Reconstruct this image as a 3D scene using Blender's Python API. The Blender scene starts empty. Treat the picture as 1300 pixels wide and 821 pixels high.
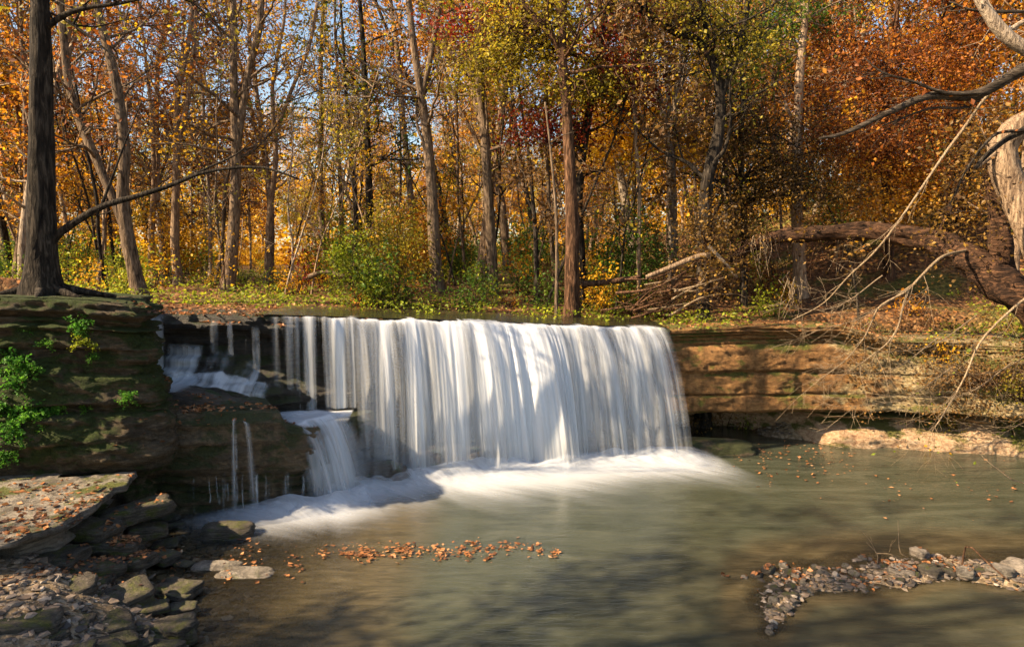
import bpy, math, random, numpy as np
from mathutils import Vector
from mathutils.bvhtree import BVHTree
R = math.radians
rng = np.random.default_rng(7)
sc = bpy.context.scene
COL = sc.collection

# ------------------------------------------------------------------ camera
F, CU, CV, HZ, HC = 900.0, 650.0, 410.5, 335.0, 3.94
PITCH = math.atan((CV - HZ) / F)
cam = bpy.data.cameras.new('camera'); camo = bpy.data.objects.new('camera', cam); COL.objects.link(camo)
cam.sensor_width = 36; cam.lens = 36 * F / 1300; cam.clip_end = 2000; cam.clip_start = .05
camo.location = (0, 0, HC); camo.rotation_euler = (R(90) - PITCH, 0, 0)
sc.camera = camo
cp, sp = math.cos(PITCH), math.sin(PITCH)
def at(u, v, Y):
    x = (u - CU) / F; y = -(v - CV) / F
    d = np.array([x, cp + y * sp, -sp + y * cp])
    return np.array([0, 0, HC]) + d * (Y / d[1])

# ------------------------------------------------------------------ noise
def _h(ix, iy, iz, seed):
    n = (ix.astype(np.int64) * 374761393 + iy.astype(np.int64) * 668265263 + iz.astype(np.int64) * 2147483647 + seed * 974634777) & 0xffffffff
    n = ((n ^ (n >> 13)) * 1274126177) & 0xffffffff
    n = ((n ^ (n >> 16)) * 2246822519) & 0xffffffff
    return ((n ^ (n >> 15)) & 0xffffff) / float(0xffffff)
def vnoise(x, y, z=0., seed=0):
    x, y, z = np.broadcast_arrays(np.asarray(x, float), np.asarray(y, float), np.asarray(z, float))
    ix, iy, iz = np.floor(x), np.floor(y), np.floor(z)
    fx, fy, fz = x - ix, y - iy, z - iz
    fx, fy, fz = [f * f * (3 - 2 * f) for f in (fx, fy, fz)]
    r = 0
    for a in (0, 1):
        for b in (0, 1):
            for c in (0, 1):
                r = r + _h(ix + a, iy + b, iz + c, seed) * (fx if a else 1 - fx) * (fy if b else 1 - fy) * (fz if c else 1 - fz)
    return r * 2 - 1
def fbm(x, y, z=0., seed=0, oct=4):
    r = 0; a = .5; f = 1.
    for o in range(oct):
        r = r + a * vnoise(np.asarray(x) * f, np.asarray(y) * f, np.asarray(z) * f, seed + o * 17); a *= .5; f *= 2.03
    return r
def sstep(a, b, x):
    t = np.clip((x - a) / (b - a), 0, 1); return t * t * (3 - 2 * t)

# ------------------------------------------------------------------ mesh helpers
def mesh_np(name, V, Fc, nside, smooth=True):
    """V (n,3) ; Fc (m,nside) or a list of such arrays with nside a list"""
    me = bpy.data.meshes.new(name)
    if not isinstance(nside, (list, tuple)): Fc, nside = [Fc], [nside]
    V = np.ascontiguousarray(V, np.float32)
    fl = [np.asarray(f, np.int32).reshape(-1, n) for f, n in zip(Fc, nside)]
    tot = np.concatenate([np.full(len(f), n, np.int32) for f, n in zip(fl, nside)])
    loops = np.concatenate([f.ravel() for f in fl])
    me.vertices.add(len(V)); me.vertices.foreach_set('co', V.ravel())
    me.loops.add(len(loops)); me.loops.foreach_set('vertex_index', loops)
    me.polygons.add(len(tot))
    st = np.zeros(len(tot), np.int32); st[1:] = np.cumsum(tot)[:-1]
    me.polygons.foreach_set('loop_start', st); me.polygons.foreach_set('loop_total', tot)
    me.polygons.foreach_set('use_smooth', np.full(len(tot), smooth, bool))
    me.update(calc_edges=True); me.validate()
    return me
def vattr(me, name, arr):
    a = me.attributes.new(name, 'FLOAT', 'POINT'); a.data.foreach_set('value', np.ascontiguousarray(arr, np.float32).ravel())
def vvec(me, name, arr):
    a = me.attributes.new(name, 'FLOAT_VECTOR', 'POINT'); a.data.foreach_set('vector', np.ascontiguousarray(arr, np.float32).ravel())
def grid_faces(nu, nv):
    i = np.arange(nu * nv).reshape(nu, nv)
    return np.stack([i[:-1, :-1], i[1:, :-1], i[1:, 1:], i[:-1, 1:]], -1).reshape(-1, 4)
def link(name, me, mat=None, parent=None, loc=None):
    o = bpy.data.objects.new(name, me); COL.objects.link(o)
    if me is not None and mat is not None and not me.materials: me.materials.append(mat)
    if parent: o.parent = parent
    if loc is not None: o.location = loc
    return o
def tag(o, label=None, cat=None, group=None, kind=None):
    for k, v in (('label', label), ('category', cat), ('group', group), ('kind', kind)):
        if v: o[k] = v
    return o
class Tubes:
    def __init__(s): s.V = []; s.Q = []; s.n = 0
    def tube(s, P, r, k=6, rough=0., seed=0):
        P = np.asarray(P, float); m = len(P); r = np.broadcast_to(np.asarray(r, float), (m,))
        T = np.gradient(P, axis=0); T /= np.linalg.norm(T, axis=1, keepdims=True) + 1e-9
        d = P[-1] - P[0]; ref = np.array([1., 0, 0]) if abs(d[0]) < abs(d[2]) + abs(d[1]) * .3 else np.array([0, 0., 1.])
        A = np.cross(T, ref); A /= np.linalg.norm(A, axis=1, keepdims=True) + 1e-9
        B = np.cross(T, A); th = np.arange(k) * 2 * math.pi / k
        rr = r[:, None] * np.ones(k)
        if rough:
            L = np.arange(m)[:, None] * .45
            rr = rr * (1 + rough * vnoise(np.cos(th)[None] * 2.2 + L * 0, np.sin(th)[None] * 2.2, L, seed))
        ring = P[:, None] + rr[..., None] * (np.cos(th)[None, :, None] * A[:, None] + np.sin(th)[None, :, None] * B[:, None])
        i = s.n + np.arange(m * k).reshape(m, k); j = np.roll(i, -1, 1)
        s.V.append(ring.reshape(-1, 3)); s.Q.append(np.stack([i[:-1], j[:-1], j[1:], i[1:]], -1).reshape(-1, 4)); s.n += m * k
        # closed end: tip point as collapsed ring
        tip = P[-1] + T[-1] * r[-1] * .6
        s.V.append(np.repeat(tip[None], k, 0)); t = s.n + np.arange(k); s.n += k
        l = i[-1]; s.Q.append(np.stack([l, np.roll(l, -1), np.roll(t, -1), t], -1))
    def build(s, name, mat, parent=None, loc=None):
        V = np.concatenate(s.V); me = mesh_np(name, V, np.concatenate(s.Q), 4)
        return link(name, me, mat, parent, loc)
def smooth_path(P, n):
    P = np.asarray(P, float)
    if len(P) < 3:
        t = np.linspace(0, 1, n)[:, None]; return P[0] * (1 - t) + P[-1] * t
    Q = np.vstack([2 * P[0] - P[1], P, 2 * P[-1] - P[-2]]); out = []
    m = len(P) - 1
    for t in np.linspace(0, m - 1e-6, n):
        i = int(t); f = t - i; a, b, c, d = Q[i:i + 4]
        out.append(.5 * ((2 * b) + (c - a) * f + (2 * a - 5 * b + 4 * c - d) * f * f + (-a + 3 * b - 3 * c + d) * f ** 3))
    return np.array(out)
def leaf_mesh(name, C, size, g, flat=0., mat=None, fold=.25):
    """diamond leaves, folded along the midrib, two triangles each; flat=1 lays them level"""
    n = len(C); size = np.broadcast_to(size, (n,))[:, None] * (.42 + 1.05 * g.random((n, 1)) ** 1.4)
    a = g.normal(size=(n, 3)); a[:, 2] *= (1 - flat) * .7; a /= np.linalg.norm(a, axis=1, keepdims=True)
    b = g.normal(size=(n, 3)); b[:, 2] *= (1 - flat); b -= (a * b).sum(1, keepdims=True) * a; b /= np.linalg.norm(b, axis=1, keepdims=True)
    c = np.cross(a, b)
    V = np.stack([C - a * size * .5, C + b * size * .33 + c * size * fold * .3 + a * size * .05, C + a * size * .5, C - b * size * .33 + c * size * fold * .3], 1).reshape(-1, 3)
    i = np.arange(n)[:, None] * 4
    T = np.concatenate([i + [0, 1, 2], i + [0, 2, 3]], 0)
    return mesh_np(name, V, T, 3, smooth=False)

# ------------------------------------------------------------------ materials
class NT:
    def __init__(s, name):
        s.m = bpy.data.materials.new(name); s.m.use_nodes = True; s.t = s.m.node_tree; s.t.nodes.clear()
        s.out = s.n('ShaderNodeOutputMaterial')
    def n(s, ty, **k):
        x = s.t.nodes.new(ty)
        for a, b in k.items(): setattr(x, a, b)
        return x
    def l(s, a, b): s.t.links.new(a, b)
    def noise(s, vec, scale, detail=4, rough=.6, dist=0):
        x = s.n('ShaderNodeTexNoise'); x.inputs['Scale'].default_value = scale; x.inputs['Detail'].default_value = detail
        x.inputs['Roughness'].default_value = rough; x.inputs['Distortion'].default_value = dist; s.l(vec, x.inputs['Vector']); return x.outputs['Fac']
    def ramp(s, fac, stops, interp='LINEAR'):
        x = s.n('ShaderNodeValToRGB'); r = x.color_ramp; r.interpolation = interp
        while len(r.elements) < len(stops): r.elements.new(.5)
        for e, (p, c) in zip(r.elements, stops):
            e.position = p; e.color = (c if hasattr(c, '__len__') else (c, c, c))[:3] and tuple(c if hasattr(c, '__len__') else (c, c, c)) + (1,)
        s.l(fac, x.inputs['Fac']); return x.outputs['Color']
    def mix(s, fac, a, b, mode='MIX'):
        x = s.n('ShaderNodeMix', data_type='RGBA', blend_type=mode)
        for soc, v in ((x.inputs['Factor'], fac), (x.inputs['A'], a), (x.inputs['B'], b)):
            if hasattr(v, 'is_output'): s.l(v, soc)
            elif hasattr(v, '__len__'): soc.default_value = tuple(v) + (1,)
            else: soc.default_value = v
        return x.outputs['Result']
    def math(s, op, a, b=0., clamp=False):
        x = s.n('ShaderNodeMath', operation=op, use_clamp=clamp)
        for i, v in enumerate((a, b)):
            if hasattr(v, 'is_output'): s.l(v, x.inputs[i])
            else: x.inputs[i].default_value = v
        return x.outputs[0]
    def mapping(s, vec, scale=(1, 1, 1), rot=(0, 0, 0)):
        x = s.n('ShaderNodeMapping'); x.inputs['Scale'].default_value = scale; x.inputs['Rotation'].default_value = rot; s.l(vec, x.inputs['Vector']); return x.outputs[0]
    def obj(s): return s.n('ShaderNodeTexCoord').outputs['Object']
    def attr(s, name, vec=False):
        x = s.n('ShaderNodeAttribute', attribute_name=name); return x.outputs['Vector' if vec else 'Fac']
    def pbsdf(s, col, rough=.8, spec=.3):
        x = s.n('ShaderNodeBsdfPrincipled')
        for k, v in (('Base Color', col), ('Roughness', rough), ('Specular IOR Level', spec)):
            if hasattr(v, 'is_output'): s.l(v, x.inputs[k])
            elif hasattr(v, '__len__'): x.inputs[k].default_value = tuple(v) + (1,)
            else: x.inputs[k].default_value = v
        return x
    def bump(s, h, dist, strength=1., normal=None):
        x = s.n('ShaderNodeBump'); x.inputs['Distance'].default_value = dist; x.inputs['Strength'].default_value = strength; s.l(h, x.inputs['Height'])
        if normal: s.l(normal, x.inputs['Normal'])
        return x.outputs[0]
    def fin(s, sh): s.l(sh, s.out.inputs['Surface']); return s.m

def leaf_mat(name, stops, trans=.52):
    t = NT(name); g = t.n('ShaderNodeNewGeometry'); oi = t.n('ShaderNodeObjectInfo')
    nz = t.noise(t.obj(), .9, 2, .5)
    f = t.math('ADD', t.math('MULTIPLY', g.outputs['Random Per Island'], .62), t.math('MULTIPLY', t.math('SUBTRACT', nz, .3), .75))
    f = t.math('ADD', f, t.math('MULTIPLY', t.math('SUBTRACT', oi.outputs['Random'], .5), .3), True)
    c = t.ramp(f, stops)
    d = t.pbsdf(c, .55, .35); tr = t.n('ShaderNodeBsdfTranslucent'); t.l(t.mix(.25, c, (1., .55, .08), 'MULTIPLY') if 0 else c, tr.inputs['Color'])
    mx = t.n('ShaderNodeMixShader'); mx.inputs[0].default_value = trans; t.l(d.outputs[0], mx.inputs[1]); t.l(tr.outputs[0], mx.inputs[2])
    return t.fin(mx.outputs[0])
LM = {
 'gold':  leaf_mat('leaf_gold',  [(0, (.24, .10, .008)), (.35, (.64, .32, .012)), (.7, (.84, .50, .02)), (1, (.90, .66, .06))]),
 'orange':leaf_mat('leaf_orange',[(0, (.18, .06, .006)), (.4, (.56, .22, .012)), (.75, (.76, .38, .02)), (1, (.84, .52, .05))]),
 'rust':  leaf_mat('leaf_rust',  [(0, (.05, .014, .005)), (.3, (.22, .06, .010)), (.6, (.46, .15, .018)), (.82, (.68, .31, .03)), (1, (.80, .55, .10))]),
 'red':   leaf_mat('leaf_red',   [(0, (.05, .006, .006)), (.5, (.20, .018, .012)), (1, (.40, .07, .015))]),
 'olive': leaf_mat('leaf_olive', [(0, (.06, .05, .006)), (.4, (.24, .20, .015)), (.75, (.50, .38, .025)), (1, (.74, .50, .04))]),
 'green': leaf_mat('leaf_green', [(0, (.02, .045, .006)), (.5, (.08, .16, .015)), (.85, (.22, .30, .02)), (1, (.40, .38, .03))]),
 'lime':  leaf_mat('leaf_lime',  [(0, (.06, .08, .008)), (.5, (.28, .34, .02)), (.85, (.52, .50, .03)), (1, (.66, .52, .05))]),
 'fern':  leaf_mat('leaf_fern',  [(0, (.02, .07, .01)), (.5, (.07, .22, .02)), (1, (.20, .42, .04))]),
 'brown': leaf_mat('leaf_brown', [(0, (.05, .025, .01)), (.5, (.20, .10, .03)), (1, (.42, .24, .07))]),
 'vine':  leaf_mat('leaf_vine',  [(0, (.03, .015, .004)), (.45, (.11, .06, .012)), (.8, (.30, .16, .025)), (1, (.50, .30, .05))], .4),
 'litter':leaf_mat('leaf_litter',[(0, (.05, .022, .012)), (.3, (.18, .075, .03)), (.55, (.36, .14, .045)), (.8, (.48, .25, .11)), (.92, (.50, .38, .25)), (1, (.60, .46, .12))], .15),
}
def bark_mat(name, c0, c1, c2, vs=1., mossy=0., axis='z'):
    t = NT(name); o = t.obj(); oi = t.n('ShaderNodeObjectInfo')
    m = t.mapping(o, (1, 1, .16) if axis == 'z' else (.14, .8, 1.3), (0, R(-14) if axis == 'x' else 0, 0))
    r = t.noise(m, 26 * vs, 5, .65, .6); big = t.noise(o, 1.3, 3)
    c = t.ramp(r, [(.36, c0), (.5, c1), (.66, c2)])
    c = t.mix(t.math('MULTIPLY', t.math('SUBTRACT', big, .45), 2.2, True), c, t.mix(.5, c, c2))
    br = t.math('ADD', .75, t.math('MULTIPLY', oi.outputs['Random'], .6)); 
    hs = t.n('ShaderNodeHueSaturation'); t.l(c, hs.inputs['Color']); t.l(br, hs.inputs['Value']); c = hs.outputs[0]
    if mossy:
        mk = t.ramp(t.noise(o, 3.2, 4), [(.62 - mossy * .2, 0), (.72, 1)])
        c = t.mix(mk, c, (.045, .06, .012))
    p = t.pbsdf(c, .9, .15); t.l(t.bump(r, .06, 1.), p.inputs['Normal'])
    return t.fin(p.outputs[0])
BM = {
 'dark': bark_mat('bark_dark', (.004, .003, .0025), (.020, .015, .011), (.085, .067, .05), .7),
 'grey': bark_mat('bark_grey', (.028, .018, .011), (.14, .095, .06), (.28, .20, .135)),
 'tan':  bark_mat('bark_tan',  (.09, .055, .035), (.24, .16, .10), (.40, .29, .19)),
 'pale': bark_mat('bark_pale', (.12, .085, .06), (.28, .215, .155), (.44, .35, .26)),
 'brown':bark_mat('bark_brown',(.012, .007, .004), (.06, .030, .016), (.19, .10, .055), .8),
 'log':  bark_mat('bark_log',  (.005, .003, .002), (.024, .013, .008), (.105, .052, .027), .62, axis='x'),
 'limb': bark_mat('bark_limb',  (.02, .015, .01), (.07, .052, .038), (.20, .16, .12), 1., axis='x'),
 'mossy':bark_mat('bark_mossy',(.02, .014, .009), (.07, .05, .032), (.16, .12, .08), 1., .5),
 'twig': bark_mat('bark_twig', (.13, .085, .05), (.27, .19, .115), (.42, .32, .21), 2),
}
def rock_mat(name, dark, mid, lite, moss=0., mosscol=(.035, .055, .008), wet=.0, stain=(.02, .015, .01), lay=5.5, ln=.85, east=False):
    t = NT(name); o = t.obj()
    st = t.mapping(o, (1, 1, lay)); fine = t.noise(st, 9, 9, .74, .25); big = t.noise(t.mapping(o, (1, 1, 2.4)), 1.5, 4, .6, .5)
    thin = t.noise(t.mapping(o, (.7, .7, 16)), 3.0, 5, .6)
    c = t.ramp(fine, [(.38, dark), (.5, mid), (.63, lite)])
    blot = t.noise(t.mapping(o, (1, 1, 1.5)), 2.6, 7, .7, .6); c = t.mix(t.ramp(blot, [(.40, .8), (.50, 0)]), c, stain)
    c = t.mix(t.ramp(big, [(.35, .0), (.65, .75)]), c, t.mix(.6, c, lite))
    c = t.mix(t.ramp(thin, [(.36, ln), (.52, 0)]), c, dark)
    drip = t.noise(t.mapping(o, (4, 4, .35)), 1.6, 4, .6)
    c = t.mix(t.ramp(drip, [(.52, 0), (.68, .7)]), c, stain)
    c = t.mix(t.ramp(t.noise(o, 60, 3, .6), [(.3, .0), (.75, .35)]), c, lite)
    if east:   # the beds turn pale and limy towards the far end; the foot is cream coloured soft stone
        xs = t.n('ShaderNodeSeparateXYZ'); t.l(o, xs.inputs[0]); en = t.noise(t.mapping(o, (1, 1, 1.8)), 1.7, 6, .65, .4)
        m1 = t.ramp(t.math('ADD', t.math('MULTIPLY', t.math('SUBTRACT', xs.outputs['X'], 6.2), .30), t.math('MULTIPLY', t.math('SUBTRACT', en, .5), 2.2)), [(.25, 0), (.5, .8)])
        c = t.mix(m1, c, t.ramp(fine, [(.36, (.12, .085, .035)), (.52, (.42, .33, .17)), (.66, (.62, .52, .33))]))
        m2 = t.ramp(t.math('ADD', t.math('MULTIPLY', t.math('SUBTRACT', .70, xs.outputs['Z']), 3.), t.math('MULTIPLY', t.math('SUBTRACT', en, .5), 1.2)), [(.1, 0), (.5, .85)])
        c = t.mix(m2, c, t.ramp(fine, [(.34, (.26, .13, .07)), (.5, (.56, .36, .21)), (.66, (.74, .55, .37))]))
    if moss:
        g = t.n('ShaderNodeNewGeometry'); sx = t.n('ShaderNodeSeparateXYZ'); t.l(g.outputs['Normal'], sx.inputs[0])
        mn = t.noise(t.mapping(o, (1, 1, 1.6)), 1.25, 6, .66, .4)
        mf = t.math('ADD', mn, t.math('MULTIPLY', sx.outputs['Z'], .10))
        mk = t.ramp(mf, [(.62 - moss * .22, 0), (.70 - moss * .2, .95)])
        mc = t.ramp(t.noise(o, 34, 4, .7), [(.3, tuple(x * .35 for x in mosscol)), (.6, mosscol), (.8, tuple(min(1, x * 2.6) for x in mosscol))])
        c = t.mix(mk, c, mc)
    rgh = t.ramp(t.noise(o, 3, 4), [(.35, .9 - wet * .6), (.65, .95 - wet * .35)])
    p = t.pbsdf(c, rgh, .3 + wet * .3)
    h = t.math('ADD', t.math('MULTIPLY', fine, 1.), t.math('MULTIPLY', t.noise(o, 38, 6, .7), .35)); h = t.math('ADD', h, t.math('MULTIPLY', thin, .6 * ln))
    t.l(t.bump(h, .11, 1.), p.inputs['Normal'])
    return t.fin(p.outputs[0])
RM = {
 'bluff': rock_mat('rock_bluff', (.010, .008, .005), (.062, .045, .026), (.20, .145, .085), .78, (.040, .060, .008), lay=2.6, ln=.5),
 'tier':  rock_mat('rock_tier', (.014, .010, .006), (.10, .066, .034), (.26, .175, .09), .62, (.045, .055, .008), .65, lay=2., ln=.2),
 'wall':  rock_mat('rock_wall', (.006, .005, .004), (.035, .027, .020), (.10, .078, .055), .35, (.04, .05, .008), .7),
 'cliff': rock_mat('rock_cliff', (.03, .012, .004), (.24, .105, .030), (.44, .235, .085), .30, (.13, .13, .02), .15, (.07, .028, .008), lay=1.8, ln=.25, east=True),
 'slab':  rock_mat('rock_slab', (.09, .072, .054), (.27, .225, .175), (.42, .36, .29), .12, (.12, .13, .02)),
 'rubble':rock_mat('rock_rubble', (.02, .016, .012), (.09, .07, .05), (.22, .18, .13), .35, (.11, .12, .015), .25),
 'wet':   rock_mat('rock_wet', (.012, .009, .007), (.07, .05, .035), (.18, .13, .09), .2, (.04, .08, .01), .9),
 'pale':  rock_mat('rock_pale', (.12, .09, .07), (.34, .27, .20), (.55, .46, .36), .0, (.1, .1, .02), .1),
}
def ground_mat():
    t = NT('forest_floor'); o = t.obj()
    n1 = t.noise(o, 9, 6, .7); n2 = t.noise(o, .45, 4, .6, .5); v = t.n('ShaderNodeTexVoronoi'); v.inputs['Scale'].default_value = 14; t.l(o, v.inputs['Vector'])
    hs = t.n('ShaderNodeSeparateColor'); t.l(v.outputs['Color'], hs.inputs[0])
    lit = t.ramp(hs.outputs[0], [(0, (.05, .022, .01)), (.35, (.16, .07, .025)), (.7, (.32, .13, .04)), (1, (.42, .24, .10))])
    soil = t.ramp(n1, [(.3, (.018, .012, .008)), (.7, (.10, .065, .035))])
    c = t.mix(t.ramp(n1, [(.4, .2), (.6, .9)]), soil, lit)
    gr = t.ramp(n1, [(.3, (.03, .045, .008)), (.7, (.16, .18, .03))])
    c = t.mix(t.ramp(n2, [(.5, 0), (.62, .7)]), c, gr)
    # stream bed / mud where the low attribute is set
    mud = t.ramp(t.noise(o, 5, 6, .7), [(.3, (.08, .055, .03)), (.55, (.22, .155, .085)), (.75, (.40, .30, .19))])
    peb = t.n('ShaderNodeTexVoronoi'); peb.inputs['Scale'].default_value = 16; t.l(o, peb.inputs['Vector'])
    pc = t.n('ShaderNodeSeparateColor'); t.l(peb.outputs['Color'], pc.inputs[0])
    mud = t.mix(.55, mud, t.ramp(pc.outputs[1], [(0, (.08, .055, .035)), (.5, (.24, .17, .10)), (1, (.44, .34, .24))]))
    c = t.mix(t.attr('bed'), c, mud)
    p = t.pbsdf(c, .9, .2); t.l(t.bump(t.math('ADD', n1, t.math('MULTIPLY', v.outputs['Distance'], -.6)), .05), p.inputs['Normal'])
    return t.fin(p.outputs[0])
def pool_mat():
    t = NT('pool_water'); o = t.obj()
    # silky drift streaks, spreading out from the falls
    w = t.mapping(o, (.55, 2.4, 1), (0, 0, R(-8)))
    n1 = t.noise(w, 1.1, 5, .62, 1.2); n2 = t.noise(t.mapping(o, (1.4, 6.5, 1), (0, 0, R(-5))), 1.6, 5, .6, .8)
    murk = t.attr('murk')
    deep = t.ramp(n1, [(.3, (.036, .041, .026)), (.52, (.054, .059, .039)), (.72, (.078, .081, .055))])
    warm = t.ramp(n2, [(.35, (.055, .045, .024)), (.6, (.088, .070, .038)), (.75, (.12, .095, .052))])
    c = t.mix(t.attr('silt'), deep, warm)
    p = t.pbsdf(c, .10, .5); p.inputs['IOR'].default_value = 1.33
    h = t.math('ADD', t.math('MULTIPLY', n2, .6), t.math('MULTIPLY', t.noise(t.mapping(o, (2.5, 7, 1)), 2.2, 4, .6, .6), .5))
    t.l(t.bump(h, .02, .7), p.inputs['Normal'])
    a = t.math('ADD', t.math('MULTIPLY', murk, .88), .10, True)
    g = t.n('ShaderNodeBsdfGlossy'); g.inputs['Roughness'].default_value = .1; t.l(t.bump(h, .03, .7), g.inputs['Normal'])
    tr = t.n('ShaderNodeBsdfTransparent'); tr.inputs[0].default_value = (.93, .88, .76, 1)
    fr = t.n('ShaderNodeFresnel'); fr.inputs[0].default_value = 1.33
    m1 = t.n('ShaderNodeMixShader'); t.l(fr.outputs[0], m1.inputs[0]); t.l(tr.outputs[0], m1.inputs[1]); t.l(g.outputs[0], m1.inputs[2])
    m2 = t.n('ShaderNodeMixShader'); t.l(a, m2.inputs[0]); t.l(m1.outputs[0], m2.inputs[1]); t.l(p.outputs[0], m2.inputs[2])
    return t.fin(m2.outputs[0])
def veil_mat(name, k=1., lo=.30, hi=.72, fs=1.):
    """falling water: streaks run along the flow attribute (x across, y down)"""
    t = NT(name); f = t.attr('flow', True)
    s1 = t.noise(t.mapping(f, (3.2 * fs, .20, 1)), 1., 3, .6); s2 = t.noise(t.mapping(f, (12 * fs, .32, 1)), 1., 3, .6)
    s3 = t.noise(t.mapping(f, (48 * fs, .7, 1)), 1., 2, .5)
    s = t.math('ADD', t.math('MULTIPLY', s1, .56), t.math('ADD', t.math('MULTIPLY', s2, .36), t.math('MULTIPLY', s3, .08)))
    s = t.math('ADD', s, t.math('MULTIPLY', t.math('SUBTRACT', t.attr('dens'), .5), .9))
    a = t.ramp(s, [(lo, .0), (lo * .5 + hi * .5, .32), (hi, .86)])
    a = t.math('MULTIPLY', t.math('MULTIPLY', a, t.attr('edge')), k, True)
    d = t.n('ShaderNodeBsdfDiffuse'); d.inputs[0].default_value = (.84, .86, .90, 1)
    tl = t.n('ShaderNodeBsdfTranslucent'); tl.inputs[0].default_value = (.84, .87, .91, 1)
    gl = t.n('ShaderNodeBsdfGlossy'); gl.inputs['Roughness'].default_value = .35
    m0 = t.n('ShaderNodeMixShader'); m0.inputs[0].default_value = .4; t.l(d.outputs[0], m0.inputs[1]); t.l(tl.outputs[0], m0.inputs[2])
    m1 = t.n('ShaderNodeMixShader'); m1.inputs[0].default_value = .10; t.l(m0.outputs[0], m1.inputs[1]); t.l(gl.outputs[0], m1.inputs[2])
    tr = t.n('ShaderNodeBsdfTransparent')
    m2 = t.n('ShaderNodeMixShader'); t.l(a, m2.inputs[0]); t.l(tr.outputs[0], m2.inputs[1]); t.l(m1.outputs[0], m2.inputs[2])
    return t.fin(m2.outputs[0])
MG, MP = ground_mat(), pool_mat()
MV = veil_mat('falling_water', 1., .36, .80); MF = veil_mat('foam_water', 1., .26, .74, .5)

# ------------------------------------------------------------------ the lie of the land
def P2(u, Y): return ((u - CU) / F * Y, Y)
BL = [P2(-420, 8.6), P2(-150, 9.5), P2(0, 9.8), P2(100, 10.05), P2(186, 10.3), (-5.45, 10.9), (-6.25, 12.1)]
WL = [(-7.4, 12.55), (-6.2, 12.6), P2(330, 12.85), P2(450, 13.35), P2(600, 14.0), P2(700, 14.4), P2(850, 15.0)]
CL = [P2(846, 15.0), P2(950, 15.1), P2(1060, 15.2), P2(1180, 14.9), P2(1320, 14.5), P2(1600, 13.4), (17., 11.5), (19., 8.)]
LINE = np.array(BL[:-1] + [(-6.3, 12.3)] + WL[2:] + CL[1:])
def lipz(x):
    return np.interp(x, [-7.2, -4.6, -3, -.8, .8, 3.3, 5, 20], [3.08, 3.00, 2.91, 2.79, 2.69, 2.56, 2.62, 2.68])
def sdist(x, y):
    d = np.full(np.shape(x), 1e9)
    for a, b in zip(LINE[:-1], LINE[1:]):
        ab = b - a; t = np.clip(((x - a[0]) * ab[0] + (y - a[1]) * ab[1]) / (ab @ ab), 0, 1)
        d = np.minimum(d, np.hypot(x - a[0] - t * ab[0], y - a[1] - t * ab[1]))
    poly = np.vstack([[-300, 5.], LINE, [300., -60], [300, 600], [-300, 600]])
    inside = np.zeros(np.shape(x), bool); j = len(poly) - 1
    for i in range(len(poly)):
        xi, yi = poly[i]; xj, yj = poly[j]
        c = ((yi > y) != (yj > y)) & (x < (xj - xi) * (y - yi) / (yj - yi + 1e-12) + xi)
        inside ^= c; j = i
    return np.where(inside, d, -d)
def height(x, y):
    x = np.asarray(x, float); y = np.asarray(y, float)
    sd = sdist(x, y)
    # plateau
    onbluff = sstep(-5.2, -6.6, x + 0 * y) * sstep(13.5, 11.2, y)
    pz = lipz(x) - .01 + .42 * onbluff
    rise = np.interp(x, [-12, -6, -2, 1, 6, 14], [.15, .15, .5, .95, 1.15, 1.5])
    s2 = np.clip(sd - 1.6, 0, None)
    pz = pz + rise * sstep(.2, 7.0, s2) + .012 * np.clip(s2 - 6, 0, 200) + .10 * fbm(x * .5, y * .5, 0, 3) * sstep(0, 2, s2) + .03 * fbm(x * 3, y * 3, 0, 5) * sstep(0.2, 1, s2)
    pz = pz + 2.2 * sstep(7.5, 14, x) * sstep(1.5, 9, s2)                 # the bank climbs behind the fallen trunk
    pz = pz + 8.5 * np.exp(-(((x + 17.) / 6.) ** 2 + ((y - 2.) / 8.) ** 2)) # unseen ridge off to the left, added to shade the falls
    # bed
    ys = np.interp(x, [-3, -1, 1.2, 2.2, 2.9, 3.5, 5, 8, 12], [5.0, 5.2, 6.2, 7.0, 8.0, 8.6, 8.95, 8.95, 8.7])
    bz = -.55 * sstep(0, 2.6, y - ys) + .05 * sstep(0, -.5, y - ys) * (1 + 1.6 * fbm(x * 1.3, y * 1.3, 0, 15)) - .35 * sstep(3.0, 2.0, x) * sstep(9.6, 9.2, y) * sstep(-.5, .5, x) - .50 * sstep(-.30, -.95, y - ys + .25 * vnoise(x * 1.1, 0, 0, 18)) + .05 * fbm(x * .9, y * .9, 0, 16) * sstep(0, -.6, y - ys)
    xl = np.interp(y, [5, 7.3, 8, 9, 9.9, 10.6], [-2.4, -3.25, -3.95, -4.5, -4.95, -5.3])   # left shore of the pool
    lb = np.clip((xl - x), 0, 6)
    wl_ = sstep(-.2, -2.0, x); bl = np.maximum(np.minimum(bz, -.08 - .42 * sstep(0, 1.3, x - xl)), -.08 + .40 * sstep(0, 1.1, lb) + .30 * sstep(.9, 1.8, lb)); bz = bz * (1 - wl_) + bl * wl_
    rb = sstep(4.3, 7.2, x) * sstep(-.1, 1.3, sd + .2 * vnoise(x * .9, 0)); bz = bz + rb * 1.1 + .12 * rb * fbm(x * 3, y * 3, 0, 66)       # dirt bank under the far cliff
    bz = bz + .035 * fbm(x * 2.5, y * 2.5, 0, 9) + .02 * fbm(x * 9, y * 9, 0, 11)
    q = sstep(3.4, 4.4, x) * .9; k = sstep(1.15, 1.7, sd - q)
    return bz * (1 - k) + pz * k, sd

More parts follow.
